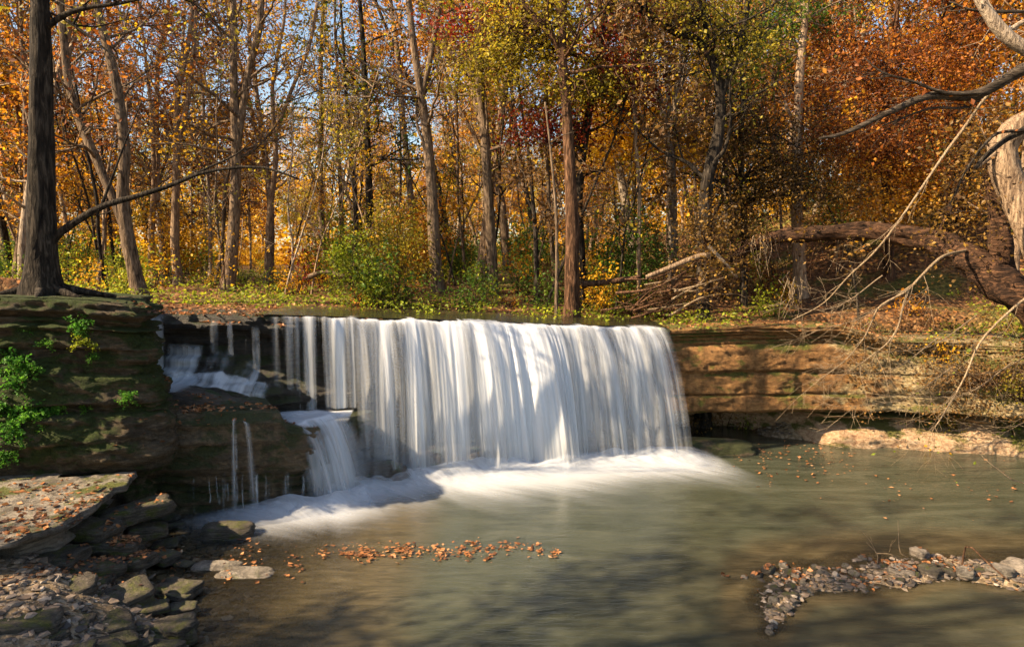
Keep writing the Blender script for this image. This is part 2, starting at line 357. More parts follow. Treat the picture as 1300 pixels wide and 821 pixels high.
def axis(a, b, st, ext, n):
    mid = np.arange(a, b + 1e-6, st); e = np.geomspace(st, ext, n)
    return np.concatenate([a - np.cumsum(e)[::-1], mid, b + np.cumsum(e)])
gx = axis(-14, 15, .115, 40, 34); gy = axis(3, 26, .115, 40, 34)
GX, GY = np.meshgrid(gx, gy, indexing='ij'); GH, GS = height(GX, GY)
me = mesh_np('ground', np.stack([GX, GY, GH], -1).reshape(-1, 3), grid_faces(len(gx), len(gy)), 4)
vattr(me, 'bed', sstep(1.6, 1.0, GS))
ground = tag(link('ground', me, MG), kind='structure')

# ------------------------------------------------------------------ rocks
surfaces = [ground]
def cliff(name, path, prof, ztop, mat, label, cat, seed, ds=.035, dt=.03, joint=.7, amp=.05, back=2.4, steps=None, blk=.07, group=None, beds=None, cw=.018, cd=.07):
    """a strata face: path in plan (left to right), prof = [(outward offset, height)] from the lip down"""
    g = np.random.default_rng(seed)
    P = np.array(path, float)
    for _ in range(2):
        Q = [P[0]]
        for a, b in zip(P[:-1], P[1:]): Q += [a * .75 + b * .25, a * .25 + b * .75]
        P = np.array(Q + [P[-1]])
    L = np.concatenate([[0], np.cumsum(np.hypot(*(P[1:] - P[:-1]).T))]); n = int(L[-1] / ds) + 2; s = np.linspace(0, L[-1], n)
    X = np.interp(s, L, P[:, 0]); Y = np.interp(s, L, P[:, 1])
    tx, ty = np.gradient(X), np.gradient(Y)
    for _ in range(12):
        tx = np.convolve(np.pad(tx, 1, 'edge'), [.25, .5, .25], 'valid'); ty = np.convolve(np.pad(ty, 1, 'edge'), [.25, .5, .25], 'valid')
    l = np.hypot(tx, ty); nx, ny = ty / l, -tx / l        # outward = to the right of travel
    # profile: cap (going back) then face
    pr = np.array(prof, float)
    cap = np.linspace(-back, pr[0, 0] - .0001, int(back / .07))
    seg = np.concatenate([[0], np.cumsum(np.hypot(*(pr[1:] - pr[:-1]).T))]); m = int(seg[-1] / dt); tt = np.linspace(0, seg[-1], m)
    D = np.concatenate([cap, np.interp(tt, seg, pr[:, 0])]); Z = np.concatenate([np.full(len(cap), pr[0, 1]), np.interp(tt, seg, pr[:, 1])])
    isf = np.concatenate([np.zeros(len(cap)), np.ones(m)])
    # strata
    zb = [pr[0, 1] + .01]
    while zb[-1] > pr[-1, 1] - .3: zb.append(zb[-1] - g.choice([.06, .09, .13, .2, .3], p=[.2, .25, .25, .2, .1]))
    zb = np.array(beds if beds is not None else zb); wob = .02 * fbm(s * .8, 0, 0, seed)[:, None]
    S, DD = np.meshgrid(s, D, indexing='ij'); ZZ = np.repeat(Z[None], n, 0)
    zz = ZZ + wob
    li = np.clip(np.searchsorted(-zb, -zz.ravel()).reshape(zz.shape), 0, len(zb) - 1)
    off = np.zeros_like(zz)
    for k in range(len(zb)):
        jn = np.sort(g.uniform(-1, L[-1] + 1, max(3, int(L[-1] / joint)))); val = g.uniform(-1, 1, len(jn) + 1) * blk + g.uniform(-.6, .6) * blk
        w = np.searchsorted(jn, s + .06 * vnoise(s * 3, k * 3.1, 0, seed)); o = val[w]
        o = np.convolve(np.pad(o, 1, 'edge'), [.25, .5, .25], 'valid')
        mk = li == k; off = np.where(mk, np.repeat(o[:, None], len(D), 1), off)
    crev = np.zeros_like(zz)
    for k, z0 in enumerate(zb[1:]):
        st = .6 + .4 * vnoise(s * .9, k * 7.7, 0, seed)[:, None]
        crev = np.maximum(crev, np.exp(-((zz - z0) / cw) ** 2) * np.clip(st, 0, 1))
    fx, fy = X[:, None] + nx[:, None] * DD, Y[:, None] + ny[:, None] * DD
    nz = amp * 1.3 * fbm(fx * 1.4, fy * 1.4, zz * 2.5, seed, 4) + amp * .9 * fbm(fx * 6, fy * 6, zz * 14, seed + 3, 4)
    nz = nz + amp * .55 * np.round(2.4 * fbm(fx * 2.2, fy * 2.2, zz * 5.5, seed + 31, 3) + .5 * vnoise(fx * 9, fy * 9, zz * 14, seed + 33)) / 1.6
    face = isf[None] * sstep(0, .05, pr[0, 1] - ZZ + .02)
    dd = DD + isf[None] * (off + nz - cd * crev * face)
    zt = ztop(X, Y)[:, None] if callable(ztop) else ztop
    sc_ = (ZZ - 0) / pr[0, 1]
    Zo = ZZ + (zt - pr[0, 1]) * np.clip(sc_, 0, 1) + (.022 * fbm(fx * 2.2, fy * 2.2, ZZ * 2, seed + 7) + .012 * fbm(fx * 11, fy * 11, ZZ * 9, seed + 8))
    # lip crumbles: lower the top strip in blocks
    if steps is not None: 
        ex, ez = steps(s[:, None] / L[-1], X[:, None], ZZ); dd = dd + ex; Zo = Zo + ez
    V = np.stack([X[:, None] + nx[:, None] * dd, Y[:, None] + ny[:, None] * dd, Zo], -1)
    me = mesh_np(name, V.reshape(-1, 3), grid_faces(n, len(D)), 4)
    o = link(name, me, mat); 
    tag(o, label, cat, group); surfaces.append(o); return o

bluff = cliff('rock_bluff', BL, [(-.25, 3.47), (.02, 3.46), (.05, 3.30), (-.10, 3.22), (-.22, 3.12), (-.02, 3.08), (.10, 2.80), (.04, 2.75), (-.02, 2.45), (.05, 2.2), (.15, 2.0), (.02, 1.93), (.28, 1.80), (.34, 1.5), (.30, 1.2), (.18, 1.02), (.02, .9), (-.12, .6), (-.1, -.4)],
      lambda x, y: np.interp(x, [-9, -6.9, -6.1, -5.3], [3.50, 3.47, 3.42, 3.30]) + .0 * y, RM['bluff'],
      'tall dark mossy layered rock bluff with a big tree on top', 'rock bluff', 11, amp=.11, joint=.9, blk=.10, back=2.5, beds=[3.48, 3.36, 3.20, 3.05, 2.76, 2.55, 2.40, 1.98, 1.86, 1.42, .93, .8, .6, .3], cd=.09, cw=.014)

def wall_steps(t, X, Z):
    # stepped shelves at the left end, under the narrow cascade
    w = sstep(-4.6, -5.0, X) 
    st = (sstep(2.72, 2.66, Z) * .07 + sstep(2.45, 2.41, Z) * .10 + sstep(2.12, 2.07, Z) * .16 + sstep(1.95, 1.90, Z) * .14)
    w2 = sstep(-5.35, -5.6, X); sh = sstep(1.78, 1.68, Z) * .7
    lump = .55 * np.exp(-((X + 4.9) / .75) ** 2) * sstep(2.05, 1.55, Z)
    lump += .30 * np.exp(-((X + 3.9) / .9) ** 2) * sstep(1.75, 1.35, Z)
    jut = .28 * sstep(-1.1, -.9, X) * sstep(.9, .6, X) * sstep(2.34, 2.28, Z) * 0
    return w * st * (.8 + .3 * vnoise(X * 5, Z * 0)) + w2 * sh + lump, 0 * Z
wall = cliff('rock_wall', WL, [(-.1, 2.8), (.06, 2.79), (.10, 2.70), (.02, 2.64), (-.02, 2.52), (-.16, 2.44), (-.12, 1.9), (-.05, 1.5), (-.06, 1.0), (-.2, .85), (-.3, .6), (.0, .4), (.2, .28), (.25, .05), (.3, -.6)],
      lambda x, y: lipz(x), RM['wall'], 'dark wet rock wall behind the falling water', 'rock wall', 23, amp=.06, joint=.6, blk=.06, back=2.8, steps=wall_steps)

def cliff_steps(t, X, Z):
    rough = sstep(7.2, 8.6, X)
    ex = (1.35 + .75 * sstep(.55, .15, Z)) * sstep(5.2, 7.6, X + .5 * vnoise(X * 1.3, 0)) * sstep(.74, .6, Z)
    return ex + rough * (.25 * vnoise(X * 1.6, Z * 2.2, 0, 5) - .15 * sstep(2., 2.6, Z)) - sstep(6.6, 9.5, X) * sstep(.8, .95, Z) * .12, -.32 * sstep(6.9, 8.4, X) * sstep(1.2, 2.6, Z)
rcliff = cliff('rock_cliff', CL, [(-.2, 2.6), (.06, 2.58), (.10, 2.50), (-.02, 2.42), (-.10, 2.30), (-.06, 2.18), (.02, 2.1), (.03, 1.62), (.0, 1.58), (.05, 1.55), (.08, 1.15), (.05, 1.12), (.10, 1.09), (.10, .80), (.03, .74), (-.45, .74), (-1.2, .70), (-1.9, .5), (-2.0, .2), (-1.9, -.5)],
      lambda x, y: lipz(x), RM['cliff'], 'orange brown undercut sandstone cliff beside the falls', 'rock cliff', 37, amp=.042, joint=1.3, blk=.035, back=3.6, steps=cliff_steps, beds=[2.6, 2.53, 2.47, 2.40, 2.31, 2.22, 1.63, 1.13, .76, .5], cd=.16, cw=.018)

TI = [(-5.95, 10.75), (-5.3, 10.80), P2(300, 11.0), (-3.62, 11.32), (-3.36, 11.55), (-3.2, 12.0), (-3.05, 12.6), (-2.7, 13.3)]
tier = cliff('rock_ledge', TI, [(-.15, 1.55), (.05, 1.53), (.12, 1.40), (.08, 1.28), (.14, 1.12), (.12, .72), (.02, .62), (-.10, .54), (-.14, .40), (-.22, .30), (-.12, .22), (-.2, .1), (-.1, -.5)],
      lambda x, y: np.interp(x, [-5.5, -4.9, -4.0, -3.74, -3.66, -3.4, -3.0], [1.68, 1.66, 1.62, 1.58, 1.36, 1.26, 1.18]), RM['tier'],
      'wet brown rock ledge below the narrow cascade', 'rock ledge', 41, amp=.06, joint=.6, blk=.05, back=1.9, beds=[1.56, 1.42, 1.08, .66, .55, .46, .38, .28, .2, .1], cd=.05, cw=.012)

# foreground slab, beds splitting off at its edge
SL = [(-9.5, 6.9), P2(-30, 7.4), P2(30, 7.7), P2(75, 8.05), P2(105, 8.55), (-5.25, 8.8), (-5.25, 9.2), (-5.5, 9.9)]
slab = cliff('rock_slab', SL, [(-.1, .98), (.03, .97), (.04, .88), (-.12, .86), (-.10, .80), (-.30, .78), (-.25, .6), (-.35, .5), (-.3, -.2)],
      .985, RM['slab'], 'flat pale grey stone slab strewn with fallen leaves', 'rock slab', 53, amp=.035, joint=.42, blk=.13, back=3.2, beds=[.99, .88, .80, .62, .5, .2], cd=.03, cw=.012)

def boulder(name, c, size, seed, mat, label, cat='rock', group=None, rz=0., e=4.2, res=24, parent=None):
    th = np.linspace(0, math.pi, res)[:, None]; ph = np.linspace(0, 2 * math.pi, res * 2, endpoint=False)[None]
    n = np.stack([np.sin(th) * np.cos(ph), np.sin(th) * np.sin(ph), np.cos(th) + 0 * ph], -1)
    r = (np.abs(n) ** e).sum(-1) ** (-1 / e)
    r = r * (1 + .26 * fbm(n[..., 0] * 1.3 + seed, n[..., 1] * 1.3, n[..., 2] * 1.3, seed, 3) + .07 * fbm(n[..., 0] * 6, n[..., 1] * 6, n[..., 2] * 9, seed + 5, 3))
    V = n * r[..., None] * np.array(size) * .5
    q = np.arange(res * res * 2).reshape(res, res * 2); a = q; b = np.roll(q, -1, 1)
    Fq = np.stack([a[:-1], a[1:], b[1:], b[:-1]], -1).reshape(-1, 4)
    me = mesh_np(name, V.reshape(-1, 3), Fq, 4)
    o = link(name, me, mat, parent, c); o.rotation_euler = (0, 0, rz)
    if label: tag(o, label, cat, group)
    return o
def flatrock(name, c, size, seed, mat, label, cat='rock', group=None, rz=0.): return boulder(name, c, size, seed, mat, label, cat, group, rz)
def g0(u, v, z=0.):
    d0 = at(u, v, 1.) - np.array([0, 0, HC]); t = (z - HC) / d0[2]; return np.array([0, 0, HC]) + d0 * t
p = g0(484, 616); surfaces.append(boulder('boulder', (p[0], p[1] + .2, .06), (.95, .6, .62), 5, RM['wet'], 'dark wet boulder in the foam at the foot of the falls', 'boulder', rz=.2, e=2.6))
p = g0(440, 628); boulder('boulder', (p[0], p[1] + .15, .05), (.4, .3, .26), 9, RM['wet'], 'small wet boulder between the two cascades', 'boulder')
p = g0(590, 600, .1); surfaces.append(boulder('boulder', (p[0], p[1] + .85, .1), (1.5, .7, .5), 15, RM['wet'], 'green mossy boulder half hidden behind the falling water', 'boulder'))
p = g0(289, 680); surfaces.append(boulder('stepping_stone', (p[0], p[1], .06), (.72, .34, .24), 21, RM['rubble'], 'flat brown stone standing out of the shallow pool', 'stone', rz=.15))
for (u, v, sx, sy, sd_, lb) in ((275, 719, .62, .3, 3, 'submerged tan stone under the shallow water, the smaller of two'), (313, 727, .75, .34, 4, 'submerged tan stone under the shallow water, the larger of two')):
    p = g0(u, v); surfaces.append(boulder('sunken_stone', (p[0], p[1], -.03), (sx, sy, .14), sd_, RM['slab'], lb, 'stone'))
p = g0(905, 578); surfaces.append(boulder('boulder', (p[0], p[1] + .5, .02), (1.9, .9, .40), 31, RM['tier'], 'low dark boulder at the end of the falls under the overhang', 'boulder', rz=-.15))
p = g0(600, 585, .3); boulder('boulder', (p[0] - .9, p[1] + .55, .16), (1.1, .6, .45), 33, RM['wet'], 'dark wet rock shelf seen through the main falls', 'boulder')
# broken plates below the slab
plates = [(170, 600 + 48, .9, .5, .22, .62, 1), (110, 668, .8, .5, .16, .62, 2), (60, 706, .9, .5, .2, .5, 3), (20, 716, .7, .45, .18, .55, 4), (140, 690, .7, .4, .16, .45, 5), (165, 712, .6, .42, .16, .3, 6), (185, 672, .5, .35, .16, .35, 7), (110, 722, .75, .45, .18, .36, 8), (205, 705, .4, .3, .12, .1, 9), (60, 760, .9, .5, .25, .4, 10), (150, 760, .7, .5, .2, .25, 12), (10, 800, .8, .6, .3, .5, 13), (190, 645, .5, .3, .14, .3, 14), (225, 745, .5, .36, .12, .08, 15), (120, 800, .7, .5, .2, .28, 16), (215, 800, .5, .4, .16, .1, 17)]
pl = ['square edged plate under the slab edge', 'long flat plate in the rubble below the slab', 'thick mossy plate near the slab corner', 'pale broken plate beside the slab']
for k in range(46):
    u = rng.uniform(-20, 240); v = rng.uniform(655, 830); t = np.clip((230 + (v - 700) * .5 - u) / 200, 0, 1); q = rng.uniform(.16, .5); plates.append((u, v, q, q * rng.uniform(.5, .8), q * rng.uniform(.12, .28), .02 + .42 * t, 30 + k))
for i, (u, v, sx, sy, sz, z, s_) in enumerate(plates):
    p = g0(u, v, z); surfaces.append(boulder('broken_stone', (p[0], p[1], z - .02), (sx, sy, sz), 60 + s_, RM['rubble'], 'dark mossy broken stone in the heap between slab and pool', 'stone', 'broken stones below the slab', rz=rng.uniform(-.5, .9), res=22, e=9.)); surfaces[-1].rotation_euler = (rng.normal() * .06, rng.normal() * .08, rng.uniform(-.5, .9))
# pebbles and stones on the near gravel shore
def hz(x, y): return float(height(np.array([x]), np.array([y]))[0][0])
shore = [(975, 722, .22), (995, 716, .16), (960, 728, .16), (1010, 728, .14), (1030, 726, .12), (945, 730, .1), (920, 729, .09), (1167, 703, .24), (1180, 716, .17), (1095, 706, .14), (1205, 727, .2), (1145, 726, .32), (1180, 728, .26), (1225, 731, .26), (1290, 727, .4), (1270, 733, .3)]
lbs = {0: 'brown stone topping the leafy cluster at the pool edge', 7: 'pale cream stone with upright face standing by the pool edge twigs', 11: 'flat grey stone at the pool edge below the upright cream stone', 14: 'wide flat tan stone where the fallen stick ends'}
for i, (u, v, s_) in enumerate(shore):
    p = g0(u, v, .02); z = hz(p[0], p[1])
    k = dict(label=lbs[i]) if i in lbs else dict(label='small wet stone along the near pool edge', group='small stones along the near pool edge')
    surfaces.append(boulder('shore_stone', (p[0], p[1], max(z, -.02) + s_ * .12), (s_, s_ * rng.uniform(.6, .9), s_ * (.85 if i == 7 else .42)), 100 + i, RM['pale' if i in (7, 3, 11, 14) else ('slab' if i % 2 else 'rubble')], cat='stone', rz=rng.uniform(0, 3), res=14, **k))
protos = [boulder('pebble', (0, 0, -5), (1, .8, .5), 200 + i, RM['slab' if i % 2 else 'rubble'], None, res=10) for i in range(5)]
cnt = 0
for i in range(400):
    u = rng.uniform(880, 1400); v = rng.uniform(722, 830) if rng.random() < .8 else rng.uniform(712, 724)
    p = g0(u, v, .05); z = hz(p[0], p[1])
    if z < -.06: continue
    src = protos[cnt % 5]; o = src if cnt < 5 else src.copy()
    if cnt >= 5: COL.objects.link(o)
    s_ = rng.choice([.05, .07, .1, .15], p=[.4, .3, .2, .1]); o.scale = (s_,) * 3; o.location = (p[0], p[1], z + .01); o.rotation_euler = (0, 0, rng.uniform(0, 6))
    tag(o, 'small pebble lying on the gravel shore of the pool', 'pebble', 'pebbles on the gravel shore'); cnt += 1
    if cnt >= 170: break

# ------------------------------------------------------------------ pool
px_ = axis(-8, 14, .1, 2, 4); py_ = axis(3.5, 17, .1, 1, 4); PX, PY = np.meshgrid(px_, py_, indexing='ij'); PH, PS = height(PX, PY)
me = mesh_np('pool_water', np.stack([PX, PY, 0 * PX + .006 * fbm(PX * .8, PY * 2)], -1).reshape(-1, 3), grid_faces(len(px_), len(py_)), 4)
MK = sstep(-1.9, -3.4, PX); vattr(me, 'murk', sstep(.04, .30, -PH) * MK + sstep(-.03, .10, -PH) * (1 - MK)); vattr(me, 'silt', np.clip(sstep(.40, .10, -PH) + .35 * sstep(10.5, 8.2, PY) * sstep(0, 3, PX), 0, 1))
tag(link('pool_water', me, MP), kind='structure')
# thin sheet of stream above the lip
sx_ = np.linspace(-4.7, 3.3, 160); WLp = np.array(WL)
wy = np.interp(sx_, WLp[:, 0], WLp[:, 1]); off = np.linspace(.0, 2.2, 30)
V = np.stack([np.repeat(sx_[:, None], 30, 1), wy[:, None] + off[None], (lipz(sx_) + .035)[:, None] + .012 * off[None] + .0 * off[None]], -1)
V[..., 2] += .008 * fbm(V[..., 0] * 4, V[..., 1] * 4)
me = mesh_np('stream_water', V.reshape(-1, 3), grid_faces(160, 30), 4)
vattr(me, 'murk', np.full(160 * 30, .35)); vattr(me, 'silt', np.full(160 * 30, .6))
tag(link('stream_water', me, MP), kind='structure')

# ------------------------------------------------------------------ falling water
def curtain(name, lip, z1f, throw, dens, label, mat=MV, layers=3, lean=(0, 0), seed=0, ds=.02, edgew=.12, parent=None, back=.35, hug=0., spread=0., bottomfade=.0, fanout=0.):
    """lip: list of (x,y,z) left to right; z1f(s,x): landing height; throw: outward distance at the foot; dens(s) 0..1"""
    root = link(name, None) if layers > 1 else None
    L3 = smooth_path(lip, max(4, int(sum(np.linalg.norm(np.diff(np.array(lip), axis=0), axis=1)) / ds)))
    n = len(L3); s = np.linspace(0, 1, n); ln = np.linalg.norm(L3[-1] - L3[0])
    d = np.gradient(L3[:, :2], axis=0)
    for _ in range(30): d[:, 0] = np.convolve(np.pad(d[:, 0], 1, 'edge'), [.25, .5, .25], 'valid'); d[:, 1] = np.convolve(np.pad(d[:, 1], 1, 'edge'), [.25, .5, .25], 'valid')
    l = np.hypot(*d.T); nx, ny = d[:, 1] / l, -d[:, 0] / l; nx = nx + lean[0]; ny = ny + lean[1]
    z1 = z1f(s, L3[:, 0]) * np.ones(n)
    if layers > 1: L3 = L3 + np.stack([0 * s, .10 * fbm(s * ln * 1.1, 0, 0, seed + 40) + .05 * fbm(s * ln * 5, 0, 0, seed + 41), .05 * fbm(s * ln * 1.7, 3, 0, seed + 42) + .02 * fbm(s * ln * 8, 3, 0, seed + 43)], 1)
    fan = (fanout * (s - .35)) if fanout else 0 * s
    for k in range(layers):
        rnd = .5 * fbm(s * ln * 1.6, k * 5.3, 0, seed + k) + .35 * fbm(s * ln * 9, k * 3.3, 0, seed + 9 + k)
        th = throw * (1 + .55 * rnd) * (.72 + .28 * k) * np.ones(n)
        m = 46; t = np.linspace(0, 1, m)
        tb = np.linspace(-back, 0, 8)[:-1]
        X = L3[:, 0:1] + (nx + fan + (k - 1) * .10 * (layers > 1) + .22 * fbm(s * ln * 2.2, k * 9.1, 0, seed + 50))[:, None] * th[:, None] * t[None]; Y = L3[:, 1:2] + ny[:, None] * th[:, None] * t[None]
        Z = L3[:, 2:3] + .02 - (L3[:, 2:3] - z1[:, None]) * t[None] ** (2 if not hug else 1.15)
        # the water folds over the lip
        Xb = L3[:, 0:1] + nx[:, None] * tb[None]; Yb = L3[:, 1:2] + ny[:, None] * tb[None]; Zb = L3[:, 2:3] + .02 - tb[None] * .04
        if back > 0: X, Y, Z = np.hstack([Xb, X]), np.hstack([Yb, Y]), np.hstack([Zb, Z]); tq = np.concatenate([tb, t])
        else: tq = t
        wv = .035 * fbm(s[:, None] * ln * 5, tq[None] * 1.2 + k * 3, 0, seed + 20) * np.clip(tq[None], 0, 1)
        X = X + wv * nx[:, None]; Y = Y + wv * ny[:, None]
        M = X.shape[1]
        me = mesh_np('water_veil', np.stack([X, Y, Z], -1).reshape(-1, 3), grid_faces(n, M), 4)
        fall = np.abs(L3[:, 2] - z1)[:, None] * np.clip(tq, 0, 1)[None] + np.minimum(tq, 0)[None]
        vvec(me, 'flow', np.stack([np.repeat((s * ln)[:, None], M, 1) + k * 7.3 + spread * 0, fall, 0 * fall + k * 2.1], -1).reshape(-1, 3))
        de = dens(s, L3[:, 0])[:, None] + (.10 * (1 - np.clip(tq, 0, 1)) + (.26 * np.exp(-(np.clip(tq, 0, 1) / .10) ** 2) if layers > 2 else 0) if layers > 1 else 0)[None] if layers > 1 else dens(s, L3[:, 0])[:, None] + 0 * tq[None]
        vattr(me, 'dens', de.reshape(-1))
        e = sstep(0, edgew / ln, s)[:, None] * sstep(1, 1 - (edgew * (2.6 if layers > 2 else 1)) / ln, s + .02 * fbm(s * 60, 0, 0, seed))[:, None] * (sstep(-back, -back * .4, tq) if back > 0 else np.ones(M))[None] * (1 - bottomfade * sstep(.8, 1, tq))[None]
        vattr(me, 'edge', e.reshape(-1))
        o = link('water_veil' if root else name, me, mat, root)
        if not root: root = o
    return tag(root, label, 'waterfall' if 'trickle' not in label else 'trickle')
def lipy(x): return np.interp(x, WLp[:, 0], WLp[:, 1])
def lp(x, out=.08): return (x, float(lipy(x)) - out, float(lipz(x)) + .0)
# main fall
def dmain(s, x):
    j = [(-2.85, .10, .22), (-2.45, .13, .38), (-2.15, .07, .15), (-1.95, .10, .34), (-1.5, .06, .20), (-1.22, .16, .42), (-.75, .10, .26), (-.45, .12, .30), (-.05, .20, .48), (.35, .16, .46), (.8, .12, .34), (1.2, .08, .26), (1.45, .05, .16), (1.75, .10, .30), (2.1, .09, .26), (2.45, .12, .34), (2.8, .07, .26), (3.08, .10, .32)]
    return .37 + sum(.74 * h * np.exp(-((x - c) / (w * 1.3)) ** 2) for c, w, h in j) + .16 * fbm(x * 5, 0, 0, 77) + .18 * fbm(x * 1.1, 0, 0, 78)
curtain('waterfall', [lp(x) for x in np.linspace(-3.1, 3.28, 10)], lambda s, x: 0 * s - .03, .78, dmain, 'wide white main waterfall pouring off the long rock lip into the pool', lean=(.02, 0), seed=3, bottomfade=.45, edgew=.22, fanout=.20, layers=3)
curtain('waterfall', [lp(x) for x in np.linspace(-4.42, -2.85, 5)], lambda s, x: 0 * s + 1.27, .30, lambda s, x: np.interp(x, [-4.4, -4.1, -3.8, -3.5, -3.2, -2.9], [.30, .34, .42, .46, .52, .44]) + .16 * np.exp(-((x + 3.25) / .12) ** 2) + .14 * np.exp(-((x + 3.72) / .07) ** 2) + .34 * fbm(x * 9, 0, 0, 5), 'medium waterfall dropping from the lip onto the rock ledge', seed=5, layers=2, edgew=.25)
# narrow stepped cascade at the left
def cas(x0, x1, z0, z1, y0, thr, lab, d=.5, seed=0, layers=1, back=.12, zz=None, lean=(0, 0), name='cascade', bf=.0, hug=0., ew=.06):
    pts = [(x, (y0 if np.isscalar(y0) else np.interp(x, [x0, x1], y0)), (z0 if np.isscalar(z0) else np.interp(x, [x0, x1], z0))) for x in np.linspace(x0, x1, 4)]
    f = (lambda s, x: np.interp(s, [0, 1], z1)) if not np.isscalar(z1) else (lambda s, x: 0 * s + z1)
    return curtain(name, pts, f, thr, lambda s, x: d + .2 * fbm(x * 7, 0, 0, seed), lab, seed=seed, layers=layers, back=back, edgew=ew, lean=lean, bottomfade=bf, hug=hug)
CASC = 'cascade'
hump = boulder('humped_rock', (-5.3, 11.85, 1.52), (1.7, 1.2, .66), 71, RM['wet'], 'humped wet rock under the sliding water above the brown ledge', 'rock', e=3.0); hump.rotation_euler = (0, R(11), .1)
surfaces.append(hump)
bpy.context.view_layer.update()
def bvh(objs):
    V, Fc, n = [], [], 0
    for o in objs:
        m = np.array(o.matrix_world); v = np.empty(len(o.data.vertices) * 3, np.float32); o.data.vertices.foreach_get('co', v); v = v.reshape(-1, 3) @ m[:3, :3].T + m[:3, 3]
        f = np.empty(len(o.data.loops), np.int32); o.data.loops.foreach_get('vertex_index', f); V.append(v); Fc.append(f.reshape(-1, 4) + n); n += len(v)
    return BVHTree.FromPolygons(np.concatenate(V).tolist(), np.concatenate(Fc).tolist())
WT = bvh([wall, hump])
def drape(name, x0, x1, z0, z1, label, dens, seed=0, shrink=0., y0=10.2, slope=-.28, ew=.15, gap=.03, n=70, group=None, wt=None, free=True, yd=12.5):
    """thin water clinging to the rock: x0..x1 across, z0 down to z1"""
    m = max(12, int((z0 - z1) / .018)); n = max(6, int((x1 - x0) / .02)); S, T = np.meshgrid(np.linspace(0, 1, n), np.linspace(0, 1, m), indexing='ij')
    X = x0 + (x1 - x0) * S + shrink * T * (.5 - S) + .02 * fbm(T * 3, S, 0, seed); Z = z0 + (z1 - z0) * T; Y = np.zeros_like(X); d = Vector((0, 1, slope)).normalized(); ZZ = Z.copy()
    for i in range(n):
        for j in range(m):
            h = (wt or WT).ray_cast(Vector((X[i, j], y0, Z[i, j] - slope * (yd - .1 - y0))), d)
            if h[0] is None: Y[i, j] = yd
            else: Y[i, j] = h[0][1]; ZZ[i, j] = h[0][2]
    if free: Y = np.minimum.accumulate(Y, 1)
    Y = Y - gap
    for _ in range(5):
        Y[:, 1:-1] = Y[:, :-2] * .25 + Y[:, 1:-1] * .5 + Y[:, 2:] * .25; Y[1:-1] = Y[:-2] * .25 + Y[1:-1] * .5 + Y[2:] * .25
        ZZ[:, 1:-1] = ZZ[:, :-2] * .25 + ZZ[:, 1:-1] * .5 + ZZ[:, 2:] * .25
    me = mesh_np(name, np.stack([X, Y - .01, ZZ + .02], -1).reshape(-1, 3), grid_faces(n, m), 4)
    vvec(me, 'flow', np.stack([X, (z0 - Z) * .8, 0 * X], -1).reshape(-1, 3)); vattr(me, 'dens', dens + .28 * fbm(X * 4, Z * 1.2, 0, seed) + .14 * fbm(X * 3, Z * 6, 0, seed + 3))
    vattr(me, 'edge', sstep(0, ew, S) * sstep(1, 1 - ew, S) * sstep(0, .10 + .10 * (vnoise(X * 14, 0, 0, seed) + 1), T) * sstep(1, .93, T))
    return tag(link(name, me, MV), label, 'waterfall' if name == 'cascade' else 'trickle', group)
drape('cascade', -6.98, -6.12, 3.10, 1.95, 'narrow blue cascade stepping down beside the mossy bluff', .88, 1, ew=.06)
drape('cascade', -6.2, -5.55, 2.60, 1.92, 'short paler cascade just beside the narrow blue one', .68, 2)
drape('cascade', -6.9, -5.35, 2.02, 1.55, 'lowest step of the narrow cascade, spreading onto the humped rock', .75, 3)
for i, (x0, x1, z0, z1, d) in enumerate(((-5.36, -5.22, 3.02, 2.42, .56), (-5.08, -4.98, 3.0, 2.4, .52), (-5.5, -5.0, 2.48, 1.75, .40), (-5.0, -4.62, 2.40, 1.72, .46), (-4.70, -4.56, 2.93, 1.75, .60))):
    drape('trickle', x0, x1, z0, z1, 'thin strand of water on the dark wall, %s from the bluff' % ('first', 'second', 'third', 'fourth', 'fifth')[i], d, 10 + i, ew=.3)
drape('cascade', -6.0, -4.3, 2.02, 1.42, 'white water sliding over the humped rock above the brown ledge', .72, 7, slope=-.9, ew=.08, free=False)
WT2 = bvh([tier])
# off the right end of the ledge into the pool
cas(-3.62, -3.0, 1.29, -.03, [11.5, 12.45], .48, 'broad white fall curving off the ledge end beside the main fall', .60, 9, layers=3, back=.5, lean=(.10, -.1), name='waterfall', ew=.16, bf=.4)
def spout(u0, v0, u1, v1, Y0, w, lab, seed):
    x = at(u0, v0, 11.)[0]; ys = []
    for q in range(24):
        h = WT2.ray_cast(Vector((x, 8, .75 + q * .035)), Vector((0, 1, 0)))
        if h[0] is not None: ys.append(h[0][1])
    a = at(u0, v0 + 4, min(ys) - .03); b = g0(u1, v1, -.03)
    pts = [(a[0] - w / 2, a[1], a[2] - .03), (a[0], a[1] - .01, a[2]), (a[0] + w / 2, a[1], a[2] - .03)]
    thr = max(.22, a[1] - b[1])
    curtain('spout', pts, lambda s, x: 0 * s - .03, thr, lambda s, x: .66 - .9 * np.abs(s - .5), lab, seed=seed, layers=1, back=.3, lean=((b[0] - a[0]) / thr, 0), edgew=w * .5, ds=.008, bottomfade=.6)
spout(297, 531, 308, 655, 10.98, .14, 'thin spout of water off the brown ledge, the straighter of two', 11)
spout(312, 533, 335, 652, 11.05, .17, 'thin spout of water off the brown ledge, arching outward', 12)
g2 = np.random.default_rng(5)
